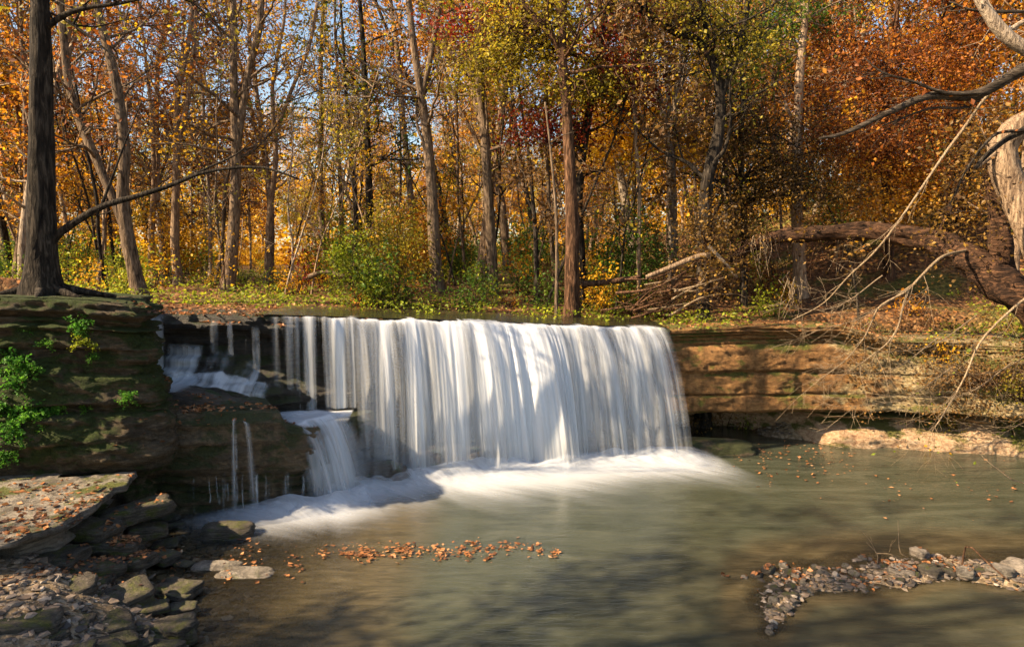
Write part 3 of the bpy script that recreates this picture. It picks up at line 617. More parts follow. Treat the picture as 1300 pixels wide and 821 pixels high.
for i in range(34):
    if i < 30: u = g2.uniform(192, 385); v0 = g2.uniform(600, 622); v1 = g2.uniform(640, 668); Y = np.interp(u, [190, 300, 395], [10.62, 10.84, 11.3]) - .12
    else: u = g2.uniform(195, 385); v0 = g2.uniform(530, 560); v1 = v0 + g2.uniform(30, 80); Y = np.interp(u, [190, 300, 395], [10.60, 10.84, 11.3]) - .12
    a = at(u, v0, Y); b = at(u, v1, Y); w = g2.uniform(.02, .045)
    drape('trickle', a[0] - w / 2, a[0] + w / 2, a[2], max(b[2], .0), 'fine thread of water trickling under the brown ledge', g2.uniform(.34, .55), 30 + i, group='threads of water under the brown ledge', wt=WT2, y0=8., slope=0., ew=.4, yd=Y)
for i in range(12):
    u = g2.uniform(285, 335); v0 = g2.uniform(415, 440); v1 = g2.uniform(455, 510); a = at(u, v0, 12.65); b = at(u, v1, 12.65); w = .03
    cas(a[0] - w / 2, a[0] + w / 2, a[2], b[2], 12.65, .03, 'fine thread of water down the dark rock wall', g2.uniform(.22, .4), 80 + i, back=0, name='trickle', ew=w * .35)['group'] = 'threads of water down the dark wall'

# foam: low soft humps spreading from where the water lands
def foam(name, pts, wid, label, seed, k=.80, h=.20, layers=4, z0=.012, ystretch=1.):
    """pts: landing line (x,y,strength)"""
    P = smooth_path([p[:2] + (p[2],) for p in pts], 260); d = np.gradient(P[:, :2], axis=0)
    for _ in range(40): d[:, 0] = np.convolve(np.pad(d[:, 0], 1, 'edge'), [.25, .5, .25], 'valid'); d[:, 1] = np.convolve(np.pad(d[:, 1], 1, 'edge'), [.25, .5, .25], 'valid')
    l = np.hypot(*d.T); nx, ny = d[:, 1] / l, -d[:, 0] / l
    nx = nx * 0 + nx.mean(); ny = ny * 0 + ny.mean(); w = np.linspace(-.45, 1, 70); VV = []; FF = []; ED = []; FL = []; DE = []
    s = np.linspace(0, 1, 260); ln = np.linalg.norm(np.diff(P[:, :2], axis=0), axis=1).sum()
    for q in range(layers):
        ww = w[None] * wid * (1 + .7 * fbm(s * ln * .7, q * 3., 0, seed))[:, None]
        X = P[:, 0:1] + nx[:, None] * ww; Y = P[:, 1:2] + ny[:, None] * ww * ystretch
        bell = np.exp(-((w - .02) / .22) ** 2)[None]; fr = q / max(1, layers - 1)
        Z = z0 + .003 * q + h * fr * bell * P[:, 2:3] * (1 + .8 * fbm(X * 2.5, Y * 2.5, q, seed))
        strength = np.where(w < 0, sstep(-.45, -.1, w), 1 - sstep(-.05, 1., w) ** .62)[None] * P[:, 2:3]
        strength = strength * (1 - .35 * fr)
        VV.append(np.stack([X, Y, Z], -1).reshape(-1, 3)); FF.append(grid_faces(260, 70) + q * 260 * 70)
        ED.append((np.clip(strength * 1.35, 0, 1) * sstep(0, .03, s)[:, None] * sstep(1, .97, s)[:, None]).ravel() * k)
        FL.append(np.stack([(s * ln)[:, None] * 1.5 - ww * 1.1 + q * 2.2, ww * 1.5 + 0 * X, 0 * X + q], -1).reshape(-1, 3)); DE.append((.18 + .95 * strength).ravel())
    me = mesh_np(name, np.concatenate(VV), np.concatenate(FF), 4)
    vattr(me, 'edge', np.concatenate(ED)); vattr(me, 'dens', np.concatenate(DE)); vvec(me, 'flow', np.concatenate(FL))
    return tag(link(name, me, MF), label, None, None, 'stuff')
def lnd(x, thr): return (x + thr * .45, float(lipy(x)) - thr - .05)
foam('foam', [(-3.2, 11.5, .75)] + [lnd(x, .78) + (s_,) for x, s_ in ((-2.7, .9), (-2., .85), (-1.2, 1.), (0, 1.), (1.2, 1.), (2.3, 1.), (3.1, .9))] + [(4.15, 14.35, .35)], 2.6, 'white churning foam under the main fall', 3)
foam('foam', [(-5.1, 10.35, .15), (-4.4, 10.62, .5), (-3.7, 11.0, .9), (-3.1, 11.15, 1.), (-2.5, 11.9, .8)], 1.8, 'white foam under the ledge end', 4)
foam('foam', [(-4.35, 12.35, .5), (-3.9, 12.45, .8), (-3.3, 12.4, .9), (-2.85, 12.5, .8)], .9, 'foam running across the top of the brown ledge', 6, h=.05, z0=1.27)

# ------------------------------------------------------------------ trees
def catm_ext(P, zt, base):
    P = [np.array(p, float) for p in P]
    while P[-1][2] < zt:
        d = P[-1] - P[-2]; d /= np.linalg.norm(d) + 1e-9; d = d * .75 + np.array([0, 0, .45]); d /= np.linalg.norm(d)
        P.append(P[-1] + d * 1.6 + np.array([random.gauss(0, .06), random.gauss(0, .06), 0]))
    return P
def limb(tb, g, p, d, L, r, lv, leaves, maxlv=3, up=.12, spread=.7, k=5, wig=.16, lden=1., minr=.004):
    n = max(4, int(L / .28)) if lv < 3 else 3
    n = min(n, 12); pts = [np.array(p, float)]; d = d / np.linalg.norm(d); st = L / n
    for i in range(n):
        d = d + g.normal(size=3) * wig; d[2] += up * .25; d /= np.linalg.norm(d); pts.append(pts[-1] + d * st)
    pts = np.array(pts); rr = np.maximum(r * (1 - .85 * np.linspace(0, 1, n + 1)), minr)
    tb.tube(pts, rr, k if lv == 1 else (4 if lv == 2 else 3))
    if lv >= 2:
        m = g.poisson(3.2 * lden * L / .6)
        for _ in range(m): leaves.append(pts[g.integers(1, n + 1)] + g.normal(size=3) * (.10 + .05 * L))
    if lv < maxlv:
        nb = int(L / (.42 if lv == 1 else .26)) + 1
        for i in range(nb):
            t = g.uniform(.22, 1.); j = min(n - 1, int(t * n)); q = pts[j] + (pts[j + 1] - pts[j]) * (t * n - j)
            dd = (pts[j + 1] - pts[j]); dd /= np.linalg.norm(dd) + 1e-9
            v = g.normal(size=3); v -= dd * (v @ dd); v /= np.linalg.norm(v) + 1e-9
            limb(tb, g, q, dd * (1 - spread * .5) + v * spread, L * g.uniform(.28, .55) * (1.1 - .5 * t), max(rr[j] * .55, minr), lv + 1, leaves, maxlv, up, spread, k, wig, lden, minr)
def make_tree(name, base, stems, bark, leafm, label, cat='tree', group=None, seed=0, nb=16, h0=3., Lb=3., lden=1., leaf=.10, clump=2.2, blobs=(), rough=.12, kk=10, flare=.35, minr=.005, maxlv=3, up=.12, zbr=11.5, crownlab=None):
    """stems: list of (points, r0, r1) in world space; base = root of the tree"""
    g = np.random.default_rng(seed); base = np.array(base, float)
    root = link(name, None, loc=base); tag(root, label, cat, group)
    tr, br = Tubes(), Tubes(); lv = []
    for si, (P, r0, r1) in enumerate(stems):
        P = np.array(P, float) - base; n = max(10, int(np.linalg.norm(np.diff(P, axis=0), axis=1).sum() / .22))
        S = smooth_path(P, n); r = np.interp(np.linspace(0, 1, n), [0, 1], [r0, r1])
        if flare and si == 0: r = r * (1 + flare * np.exp(-(S[:, 2] - S[0, 2]) / .35)); S[0, 2] -= .15
        tr.tube(S, r, kk, rough, seed + si)
        q = max(2, int(nb * (1 if si == 0 else .6)))
        hs = S[:, 2]; 
        for i in range(q):
            z = g.uniform(min(h0, hs.max() - .1), min(hs.max(), zbr)); j = int(np.argmin(np.abs(hs - z))); j = min(j, n - 2)
            if hs[j] < h0 * .9: continue
            a = g.uniform(0, 2 * math.pi); e = g.uniform(.15, 1.0); d = np.array([math.cos(a) * math.cos(e), math.sin(a) * math.cos(e), math.sin(e)])
            limb(br, g, S[j], d, Lb * g.uniform(.5, 1.15), max(.018, min(r[j] * .42, .07)), 1, lv, maxlv, up, lden=lden, minr=minr)
    for (c, rad, nl) in blobs:     # a body of foliage with its own limbs
        c = np.array(c, float) - base; rad = np.array(rad, float) * np.ones(3)
        src = None
        for P, r0, r1 in stems:
            Q = smooth_path(np.array(P) - base, 30); j = np.argmin(np.linalg.norm(Q - (c - [0, 0, rad[2] * .5]), axis=1)); src = Q[j] if src is None or np.linalg.norm(Q[j] - c) < np.linalg.norm(src - c) else src
        for i in range(8):
            t = c + g.normal(size=3) * rad * .55; n_ = 8; w = smooth_path([src, src * .45 + t * .55 + g.normal(size=3) * .15 + [0, 0, .1], t], n_)
            br.tube(w, np.linspace(.03, .006, n_), 4)
            for q in range(5): limb(br, g, w[g.integers(3, n_)], g.normal(size=3), .8, .009, 2, lv, 3, up, lden=lden, minr=minr)
        cl = g.normal(size=(int(nl / 26) + 1, 3)) * rad * .62
        pts = cl[g.integers(0, len(cl), nl)] + g.normal(size=(nl, 3)) * np.array([.26, .26, .14]); lv.extend(list(c + pts))
    tr.build('trunk', BM[bark], root)
    if br.V: br.build('branches', BM[bark], root)
    if lv:
        A = np.array(lv); k = max(1, int(clump)); A = np.repeat(A, k, 0); A = A + g.normal(size=A.shape) * .09
        me = leaf_mesh('crown', A, leaf, g); o = link('crown', me, LM[leafm], root)
        if crownlab: o['label'] = crownlab
    return root
random.seed(3)
def px(pts, Y):
    return [at(u, v, Y if np.isscalar(Y) else Y[i]) for i, (u, v) in enumerate(pts)]
def ground_z(x, y): return hz(x, y)
def W(w, Y): return w * .5 * Y / F
GR = {}
def hero(name, pts, Y, w0, w1, bark, leafm, label, extra=(), zt=13., nb=14, **k):
    P = px(pts, Y); P = catm_ext(P, zt, None); b = P[0].copy(); b[2] = max(hz(b[0], b[1]), 0) if k.pop('onground', True) else b[2]; P[0] = b
    stems = [(P, W(w0, Y), max(.02, W(w1, Y) * .35))]
    for (pp, a, c, ext) in extra:
        Q = px(pp, Y); Q = catm_ext(Q, zt - 1, None) if ext else Q
        stems.append((Q, W(a, Y), W(c, Y)))
    return make_tree(name, b, stems, bark, leafm, label, seed=hash(label) % 1000 if 0 else sum(map(ord, label)), nb=nb, **k)
bigt = hero('tree', [(55, 374), (54, 330), (52, 250), (53, 150), (52, 60), (51, -10)], 10.9, 37, 27, 'dark', 'olive', 'thick dark tree trunk standing on top of the mossy bluff',
     extra=[([(63, 318), (72, 300), (95, 282), (130, 262), (170, 250), (215, 236), (262, 218), (330, 212), (380, 228)], 11, 2, False),
            ([(128, 263), (140, 232), (150, 205), (163, 170), (180, 128)], 4, 1.2, False), ([(235, 228), (262, 214), (300, 196), (320, 178)], 4, 1, False),
            ([(60, 34), (80, 20), (110, 10), (150, 5), (190, -4)], 8, 3, False), ([(84, 26), (110, 44), (140, 68), (165, 86)], 4, 1.2, False)],
     zt=12, nb=8, h0=4.2, onground=False, Lb=2.6, lden=.5, kk=14, rough=.10, flare=.55)
# roots spreading over the bluff top
rt = Tubes()
for a in ((-.5, -.25), (.55, -.2), (.25, -.5), (-.2, .5), (.8, .1)):
    rt.tube(smooth_path([(0, 0, .16), (a[0] * .5, a[1] * .5, .07), (a[0] * 1.3, a[1] * 1.3, -.03)], 8), np.linspace(.12, .03, 8), 7, .2)
rt.build('roots', BM['dark'], bigt)

hero('tree', [(182, 392), (172, 350), (162, 300), (156, 250), (158, 190), (150, 120), (136, 60), (122, 0)], 15.5, 19, 12, 'grey', 'rust', 'curving grey trunk rising just behind the bluff with rusty leaves',
     extra=[([(166, 310), (150, 268), (128, 215), (106, 165), (88, 110), (80, 40)], 12, 8, True)], nb=16, Lb=3.2, lden=.55)
hero('tree', [(289, 378), (294, 320), (298, 260), (299, 190), (297, 100), (296, 0)], 19., 17, 11, 'grey', 'gold', 'forked dark trunk standing behind the stepped cascade',
     extra=[([(299, 205), (306, 150), (316, 90), (328, 40), (332, 0)], 10, 7, True)], nb=12, Lb=3., lden=.5)
hero('tree', [(226, 368), (222, 300), (224, 220), (226, 120), (240, 50), (245, -10)], 23., 12, 8, 'tan', 'orange', 'bright tan trunk forking high, third behind the bluff', extra=[([(225, 190), (238, 130), (246, 60)], 7, 5, True)], lden=.5)
hero('tree', [(196, 372), (192, 300), (196, 220), (190, 120), (176, 0)], 26., 10, 7, 'tan', 'rust', 'slim tan trunk with rust foliage beside the curving grey trunk', lden=.7)
hero('tree', [(20, 365), (26, 300), (40, 210), (46, 130), (30, 60)], 21., 10, 6, 'tan', 'gold', 'leaning pale trunk glimpsed beyond the dark bluff tree', lden=.9)
hero('tree', [(340, 362), (342, 280), (350, 200), (346, 110), (360, 30)], 26., 9, 6, 'tan', 'gold', 'slender sunlit trunk behind the medium waterfall', extra=[([(346, 180), (368, 120), (392, 60)], 5, 4, True)], lden=.6)
hero('tree', [(556, 378), (552, 320), (548, 240), (542, 170), (533, 110), (524, 50), (518, -5)], 19.5, 17, 11, 'grey', 'olive', 'tall grey trunk with ivy at its foot above the main fall', extra=[([(535, 125), (545, 80), (556, 20)], 8, 6, True)], lden=.5)
hero('tree', [(612, 352), (618, 290), (621, 220), (614, 165), (600, 110), (598, 60)], 23., 17, 9, 'tan', 'orange', 'tan trunk branching into many limbs above the main fall', extra=[([(618, 210), (634, 160), (640, 110), (655, 60)], 9, 5, True), ([(612, 190), (590, 150), (575, 120)], 5, 3, True)], lden=.6)
hero('tree', [(468, 352), (470, 300), (468, 220), (464, 130), (460, 40)], 21., 12, 8, 'dark', 'green', 'straight dark trunk behind the lime green shrub', lden=.5)
hero('tree', [(446, 345), (452, 280), (447, 200), (440, 130), (436, 60)], 23., 7, 5, 'dark', 'gold', 'thin dark trunk paired with a thicker one behind the lime shrub', lden=.5)
def blob(u, v, Y, rx, ry, rz, n): return (at(u, v, Y), (rx, ry, rz), n)
mid = hero('tree', [(727, 392), (726, 340), (727, 290), (724, 220), (720, 150), (714, 70), (716, 0)], 16.8, 20, 15, 'brown', 'olive', 'straight brown trunk rooted on the bank right above the falls',
     extra=[([(715, 75), (700, 45), (672, 14), (650, -12)], 9, 5, True)], nb=10, Lb=2.8, lden=.5, kk=12,
     blobs=[blob(655, 62, 17.5, 1.1, 1., .7, 1500), blob(700, 25, 17.5, 1., 1., .6, 1100), blob(610, 95, 18, .8, .8, .4, 600), blob(740, 110, 17.5, .7, .7, .4, 700)], leaf=.085)
hero('tree', [(738, 372), (736, 320), (734, 250), (742, 180), (756, 90), (772, 0)], 18.5, 16, 9, 'dark', 'red', 'second trunk close behind the brown one with dark red leaves', blobs=[blob(770, 95, 18.5, .9, .9, .9, 1700), blob(700, 165, 18.5, 1., .8, .35, 1000), blob(600, 35, 18.5, .9, .8, .4, 900), blob(830, 20, 18.5, 1.3, .8, .45, 1700)], nb=8, lden=.3, leaf=.085)
hero('pole_tree', [(706, 388), (707, 330), (706, 270), (700, 200), (692, 130)], 16.4, 5, 3, 'grey', 'gold', 'thin pale dead pole trunk beside the straight brown trunk', zt=7.5, nb=2, Lb=.8, lden=.2, flare=0)
hero('tree', [(682, 350), (680, 300), (676, 250), (672, 200), (664, 150)], 18.5, 7, 4, 'dark', 'gold', 'small dark tree with arching branches above the main fall', extra=[([(680, 300), (692, 270), (710, 240)], 3, 1, False), ([(678, 270), (664, 240), (655, 215)], 3, 1, False)], zt=9, nb=8, h0=5, Lb=1.6, lden=.5)
hero('tree', [(856, 330), (854, 260), (850, 190), (838, 130), (820, 60), (806, 0)], 21., 13, 9, 'pale', 'gold', 'pale forked trunk backed by bright yellow foliage',
     extra=[([(852, 180), (858, 130), (866, 80), (876, 0)], 11, 8, True), ([(850, 150), (846, 90), (842, 20)], 6, 5, True)], lden=.4, nb=8,
     blobs=[blob(800, 135, 23, 1.4, 1., 1.2, 4200), blob(830, 190, 23, 1.3, 1., .8, 2400), blob(770, 190, 24, 1.1, 1., .8, 1700)], leaf=.1)
hero('tree', [(896, 352), (894, 300), (898, 230), (912, 170), (914, 120), (903, 75), (880, 48), (850, 38)], 17.0, 19, 11, 'dark', 'olive', 'dark twisted trunk draped with vines over the brush pile',
     extra=[([(914, 125), (932, 80), (944, 40), (950, -5)], 10, 7, True), ([(903, 75), (896, 35), (886, -10)], 7, 5, True), ([(862, 42), (830, 25), (800, 5), (780, -8)], 8, 4, True)], nb=8, lden=.8, zt=11,
     blobs=[blob(940, 60, 17, 1., .8, .5, 700), blob(880, 15, 17, 1.2, .8, .4, 800)], leaf=.08)
hero('tree', [(1018, 330), (1012, 270), (1012, 200), (1014, 120), (1018, 60), (1024, 0)], 19.5, 16, 12, 'tan', 'green', 'pinkish tan trunk behind the vine tangle', nb=9, lden=.4, blobs=[blob(960, 70, 21, 1.2, 1., .8, 900), blob(1010, 20, 20, 1.4, 1., .4, 900)])
hero('tree', [(1130, 320), (1126, 250), (1120, 180), (1130, 90), (1140, 0)], 20., 12, 8, 'brown', 'rust', 'oak with dense rust red leaves behind the leaning limbs', nb=12, lden=.8,
     blobs=[blob(1090, 90, 19.5, 1.5, 1.1, 1.0, 2600), blob(1160, 140, 19.5, 1.4, 1.1, 1.0, 2600), blob(1200, 60, 19.5, 1.6, 1.1, .9, 2200), blob(1130, 200, 19.5, 1.5, 1., .7, 2000), blob(1060, 180, 19, 1., .9, .7, 1300)], leaf=.078)
hero('tree', [(1235, 330), (1230, 250), (1228, 180), (1240, 90), (1250, 0)], 22., 12, 8, 'brown', 'orange', 'orange leaved tree behind the leaning limbs at the frame edge', nb=12, lden=.8,
     blobs=[blob(1240, 110, 21, 1.6, 1., 1.1, 2400), blob(1190, 230, 20, 1.5, 1., .8, 2000), blob(1280, 180, 21, 1.4, 1., .9, 1700), blob(1100, 255, 19, 1.4, 1., .5, 1500)], leaf=.08)
hero('tree', [(946, 330), (944, 260), (940, 200)], 19., 9, 7, 'dark', 'vine', 'dark trunk hung with brown leaves behind the vines', nb=10, lden=.8, blobs=[blob(960, 240, 17.8, .8, .6, .7, 900), blob(930, 290, 18., .6, .5, .5, 500), blob(1000, 200, 18, 1.2, .8, .8, 1300), blob(950, 160, 18, 1.2, .8, .5, 900), blob(1040, 240, 17.8, 1.2, .8, .5, 1100)], leaf=.066)

# --- the old leaning tree at the right edge: arching trunk lying over the bank, a second leaning stem, limbs
def simple_thing(name, label, cat, tubes, bark, part='trunk', kk=12, rough=.12, leaves=None, leafm=None, leaf=.08, group=None, seed=1, twigs=0, twl=1., tw_r=.006, branches=True):
    g = np.random.default_rng(seed); root = link(name, None, loc=tubes[0][0][0]); b = np.array(tubes[0][0][0]); tb, bt = Tubes(), Tubes(); lv = []
    for i, (P, r0, r1) in enumerate(tubes):
        P = np.array(P) - b; n = max(8, int(np.linalg.norm(np.diff(P, axis=0), axis=1).sum() / .12)); S = smooth_path(P, n); r = np.linspace(r0, r1, n)
        tb.tube(S, r, kk, rough, seed + i)
        for q in range(twigs): 
            j = g.integers(n // 5, n); limb(bt, g, S[j], (S[j] - S[j - 1]) / .1 + g.normal(size=3) * .9, twl * g.uniform(.5, 1.2), min(tw_r, r[j] * .7), 2, lv, 3, .0, lden=leaves or 0, minr=.0025)
    tb.build(part, BM[bark], root)
    if bt.V: bt.build('branches', BM[bark], root)
    if lv and leaves: link('crown', leaf_mesh('crown', np.array(lv), leaf, g), LM[leafm], root)
    return tag(root, label, cat, group)
simple_thing('leaning_tree', 'old arching trunk leaning out over the bank above the cliff', 'tree',
    [(px([(1420, 470), (1310, 388), (1262, 352), (1225, 322), (1180, 303), (1110, 293), (1040, 296), (985, 302), (945, 318), (915, 338)], [12.6, 13.4, 13.8, 14.2, 14.8, 15.4, 15.8, 16.1, 16.3, 16.4]), .35, .07),
     (px([(918, 334), (905, 322), (898, 308)], [16.4, 16.4, 16.3]), .10, .08),
     (px([(1272, 350), (1268, 300), (1262, 240), (1258, 205)], [13.9, 14, 14.1, 14.2]), .22, .15),
     (px([(1190, 300), (1208, 262), (1228, 222), (1236, 200)], [14.8, 14.7, 14.6, 14.6]), .04, .02)], 'log', rough=.34, kk=24, twigs=46, twl=1.2, tw_r=.009, leaves=2.4, leafm='vine')
simple_thing('leaning_tree', 'thick sunlit trunk crossing the right frame edge above the arching one', 'tree',
    [(px([(1400, 420), (1330, 330), (1296, 262), (1274, 205), (1282, 172), (1330, 140)], [12.8, 13., 13.2, 13.3, 13.3, 13.2]), .31, .2),
     (px([(1278, 190), (1256, 200), (1240, 213)], [13.3, 13.2, 13.1]), .07, .03)], 'tan', rough=.14, kk=16)
simple_thing('limb', 'long dark bough reaching in from the edge across the rust leaves', 'branch',
    [(px([(1360, 66), (1300, 88), (1240, 120), (1180, 122), (1130, 142), (1075, 168), (1040, 176)], 11.5), .11, .02),
     (px([(1245, 118), (1200, 118), (1160, 104), (1120, 92), (1096, 72)], 11.4), .035, .008),
     (px([(1300, 90), (1260, 112), (1226, 136), (1180, 138), (1120, 160)], 11.6), .04, .01),
     (px([(1300, 15), (1240, 14), (1205, 2)], 11.4), .03, .01)], 'limb', kk=9, twigs=7, twl=1., tw_r=.008, leaves=.8, leafm='rust')
simple_thing('limb', 'smooth sunlit tan bough at the top corner', 'branch',
    [(px([(1360, 84), (1302, 62), (1272, 40), (1250, 10), (1236, -20)], 11.), .11, .08), (px([(1276, 42), (1310, 22), (1350, 10)], 11.), .04, .03)], 'pale', kk=10, twigs=3, twl=1., tw_r=.01, leaves=.6, leafm='orange')
simple_thing('limb', 'dark bough hanging in front of the sunlit leaning trunk', 'branch', [(px([(1380, 120), (1310, 160), (1276, 178), (1250, 200), (1238, 214)], 12.2), .07, .03), (px([(1300, 166), (1262, 172), (1228, 214), (1206, 260)], 12.1), .03, .012)], 'dark', kk=9, twigs=8, twl=.9, leaves=.6, leafm='brown')
simple_thing('dead_branch', 'long bare pale stick slanting down across the arching trunk', 'branch', [(px([(1275, 96), (1248, 128), (1224, 162), (1196, 200), (1150, 268), (1112, 318), (1078, 350), (1045, 385), (1006, 406)], [11.9, 12.1, 12.3, 12.4, 12.4, 12.6, 12.9, 13.5, 14.2]), .028, .009)], 'twig', kk=7, twigs=10, twl=1.1, tw_r=.007)
simple_thing('dead_branch', 'forked bare branch bending down from the arching trunk to the cliff', 'branch', [(px([(1226, 318), (1196, 326), (1168, 352), (1150, 370), (1118, 388), (1106, 410), (1096, 430), (1072, 458), (1040, 482)], [14, 13.4, 13.2, 13.2, 13.3, 13.4, 13.5, 13.7, 14]), .029, .008),
    (px([(1154, 366), (1146, 390), (1140, 415), (1126, 436), (1108, 450), (1092, 462)], 13.2), .022, .008)], 'twig', kk=7, twigs=12, twl=1.0, tw_r=.006)
simple_thing('dead_branch', 'slender bare branch reaching the waterline under the rust trees', 'branch', [(px([(1330, 360), (1290, 388), (1246, 432), (1224, 480), (1200, 522), (1184, 546)], 12.9), .026, .009)], 'twig', kk=7, twigs=16, twl=1.2, tw_r=.006, leaves=.15, leafm='lime')
for i, (u, v) in enumerate([(1180, 440), (1130, 470), (1225, 500), (1270, 470), (1100, 400), (1060, 390), (1290, 540), (1150, 505)]):
    a = at(u + 60, v - 40, 14.2); b = at(u, v, 13.6); c = at(u - 70, v + random.uniform(-25, 25), 13.2)
    simple_thing('dead_branch', 'fine bare twigs tangled over the shrubby bank', 'branch', [([a, b, c], .014, .004)], 'twig', kk=5, twigs=16, twl=.9, tw_r=.005, seed=i + 5, group='bare twigs over the shrubby bank')
simple_thing('dead_branch', 'thin bent twig hanging over the open pool', 'branch', [(px([(1380, 600), (1300, 613), (1268, 596), (1248, 580), (1240, 568)], [9, 9.6, 10, 10.3, 10.4]), .012, .004)], 'twig', kk=5, twigs=1, twl=.3, tw_r=.004)
simple_thing('dead_branch', 'dark bent stick standing in the near shore at the corner', 'branch', [([g0(1221, 722, 0), at(1228, 692, g0(1221, 722)[1]), at(1256, 716, g0(1221, 722)[1] - .3), g0(1282, 738, .05)], .013, .009)], 'brown', kk=6, twigs=2, twl=.3, tw_r=.004)
simple_thing('dead_branch', 'small curled pale twig among leaves at the pool edge', 'branch', [([g0(1114, 716, .02), at(1113, 702, 9.3), at(1100, 688, 9.4)], .010, .004), ([g0(1114, 702, .08), g0(1130, 703, .12), g0(1142, 710, .02)], .010, .006)], 'twig', kk=5, twigs=3, twl=.3, tw_r=.004)
simple_thing('dead_branch', 'thin upright twig beside the pale upright stone', 'branch', [([g0(1150, 706, .0), g0(1142, 698, .08), at(1140, 660, 9.6)], .008, .003)], 'twig', kk=5)

for i, (u, v, n) in enumerate([(948, 312, 16), (965, 306, 18), (985, 302, 16), (1000, 355, 14), (1040, 300, 8), (1075, 298, 8)]):
    g = np.random.default_rng(900 + i); tb = []
    for k in range(n):
        a = at(u + g.normal() * 9, v - 4 + g.normal() * 4, 16.0 + g.normal() * .08); L = g.uniform(.3, 1.0)
        tb.append(([a, a + [g.normal() * .1, -.05, -L * .5], a + [g.normal() * .22, -.02, -L]], .010, .004))
    simple_thing('hanging_vine', 'tuft of dry vine hanging from the arching trunk, %s from the brush pile' % ('first', 'second', 'third', 'lowest', 'fifth', 'sixth')[i], 'vine', tb, 'twig' if i % 2 else 'brown', part='strands', kk=4, rough=0)
# brush pile / exposed roots on the bank
for i in range(30):
    g = np.random.default_rng(300 + i); u = g.uniform(805, 915); v = np.interp(u, [805, 915], [385, 345]) + g.uniform(-28, 28); Y = 16.2 + g.uniform(-.4, .6); L = g.uniform(35, 100)
    a = at(u - L * .5, v + g.uniform(-4, 26), Y); b = at(u, v + g.uniform(-6, 6), Y - .2); c = at(u + L * .5, v - g.uniform(0, 26), Y + .2)
    simple_thing('dead_branch', 'bare dead branch in the brush pile under the vine trunk', 'branch', [([a, b, c], g.uniform(.010, .04), .006)], 'brown' if i % 5 else 'twig', kk=6, twigs=4, twl=.6, tw_r=.006, seed=i, group='dead branches in the brush pile')
simple_thing('dead_log', 'sawn pale log end lying on the brush pile', 'log', [(px([(820, 352), (850, 340), (885, 326), (902, 324)], 16.1), .05, .075)], 'tan', kk=10)
simple_thing('dead_log', 'bleached forked stick propped against the arching trunk', 'log', [(px([(899, 312), (915, 328), (936, 352)], 16.0), .05, .03)], 'pale', kk=9)
simple_thing('dead_log', 'short fallen log on the bank between trunk and brush pile', 'log', [(px([(738, 361), (770, 358), (812, 352)], 17.0), .08, .06)], 'brown', kk=9)
simple_thing('dead_log', 'fallen grey log behind the lime green shrub', 'log', [(px([(392, 352), (412, 345), (440, 352)], 18.), .07, .05)], 'grey', kk=9)

# ------------------------------------------------------------------ wood behind: prototypes copied
def copy_tree(o, leafm=None, bark=None):
    c = o.copy(); COL.objects.link(c)
    for ch in o.children:
        d = ch.copy(); COL.objects.link(d); d.parent = c; m = leafm if ch.name.startswith('crown') else bark
        if m is not None and m != ch.data.materials[0]: d.material_slots[0].link = 'OBJECT'; d.material_slots[0].material = m
    return c
def proto_tree(seed, H, r, nb, h0, Lb, lden, leaf, fork=False, clump=2, maxlv=3):
    g = np.random.default_rng(seed); P = [np.array([0, 0, 0.])]
    d = np.array([g.normal() * .08, g.normal() * .08, 1.])
    while P[-1][2] < H: d = d + np.append(g.normal(size=2) * .06, .08); d /= np.linalg.norm(d); P.append(P[-1] + d * 1.3)
    st = [(P, r, .03)]
    if fork:
        j = len(P) // 3; Q = [P[j]]; d = np.array([g.choice([-1, 1]) * .35, g.normal() * .3, 1.])
        while Q[-1][2] < H * .9: d = d + np.append(g.normal(size=2) * .05, .12); d /= np.linalg.norm(d); Q.append(Q[-1] + d * 1.3)
        st.append((Q, r * .65, .03))
    return make_tree('tree', (0, 0, 0), st, 'tan', 'gold', 'x', seed=seed, nb=nb, h0=h0, Lb=Lb, lden=lden, leaf=leaf, clump=clump, kk=7, rough=.08, flare=.3, minr=.009, maxlv=maxlv, zbr=H - 1)
PT = [proto_tree(500 + i, *a) for i, a in enumerate([
    (15, .17, 26, 2.4, 3.4, 1.1, .14, True), (17, .14, 26, 3.5, 3.0, .9, .14, False), (14, .11, 24, 1.8, 2.6, 1.3, .13, True), (18, .20, 24, 4, 3.8, .9, .14, True),
    (11, .07, 24, 1.2, 2.2, 1.9, .12, False), (16, .12, 22, 5, 2.6, 1.1, .14, False), (7, .05, 24, .7, 1.9, 2.5, .12, False), (15, .15, 14, 5, 3.4, .35, .13, True)])]
ZN = [(-99, 'behind the bluff'), (-7, 'beyond the dark wall'), (-1, 'beyond the main fall'), (5, 'beyond the sandstone cliff')]
CL_ = {'gold': 'golden leaves', 'orange': 'orange leaves', 'rust': 'rusty leaves', 'olive': 'olive leaves', 'brown': 'brown leaves', 'green': 'green leaves', 'red': 'dark red leaves', 'lime': 'lime green leaves'}
gT = np.random.default_rng(99); used = set(); placed = []
def zone(u): return 'behind the bluff' if u < 190 else 'beyond the dark wall' if u < 440 else 'beyond the main fall' if u < 850 else 'beyond the sandstone cliff'
tries = 0; N = 0
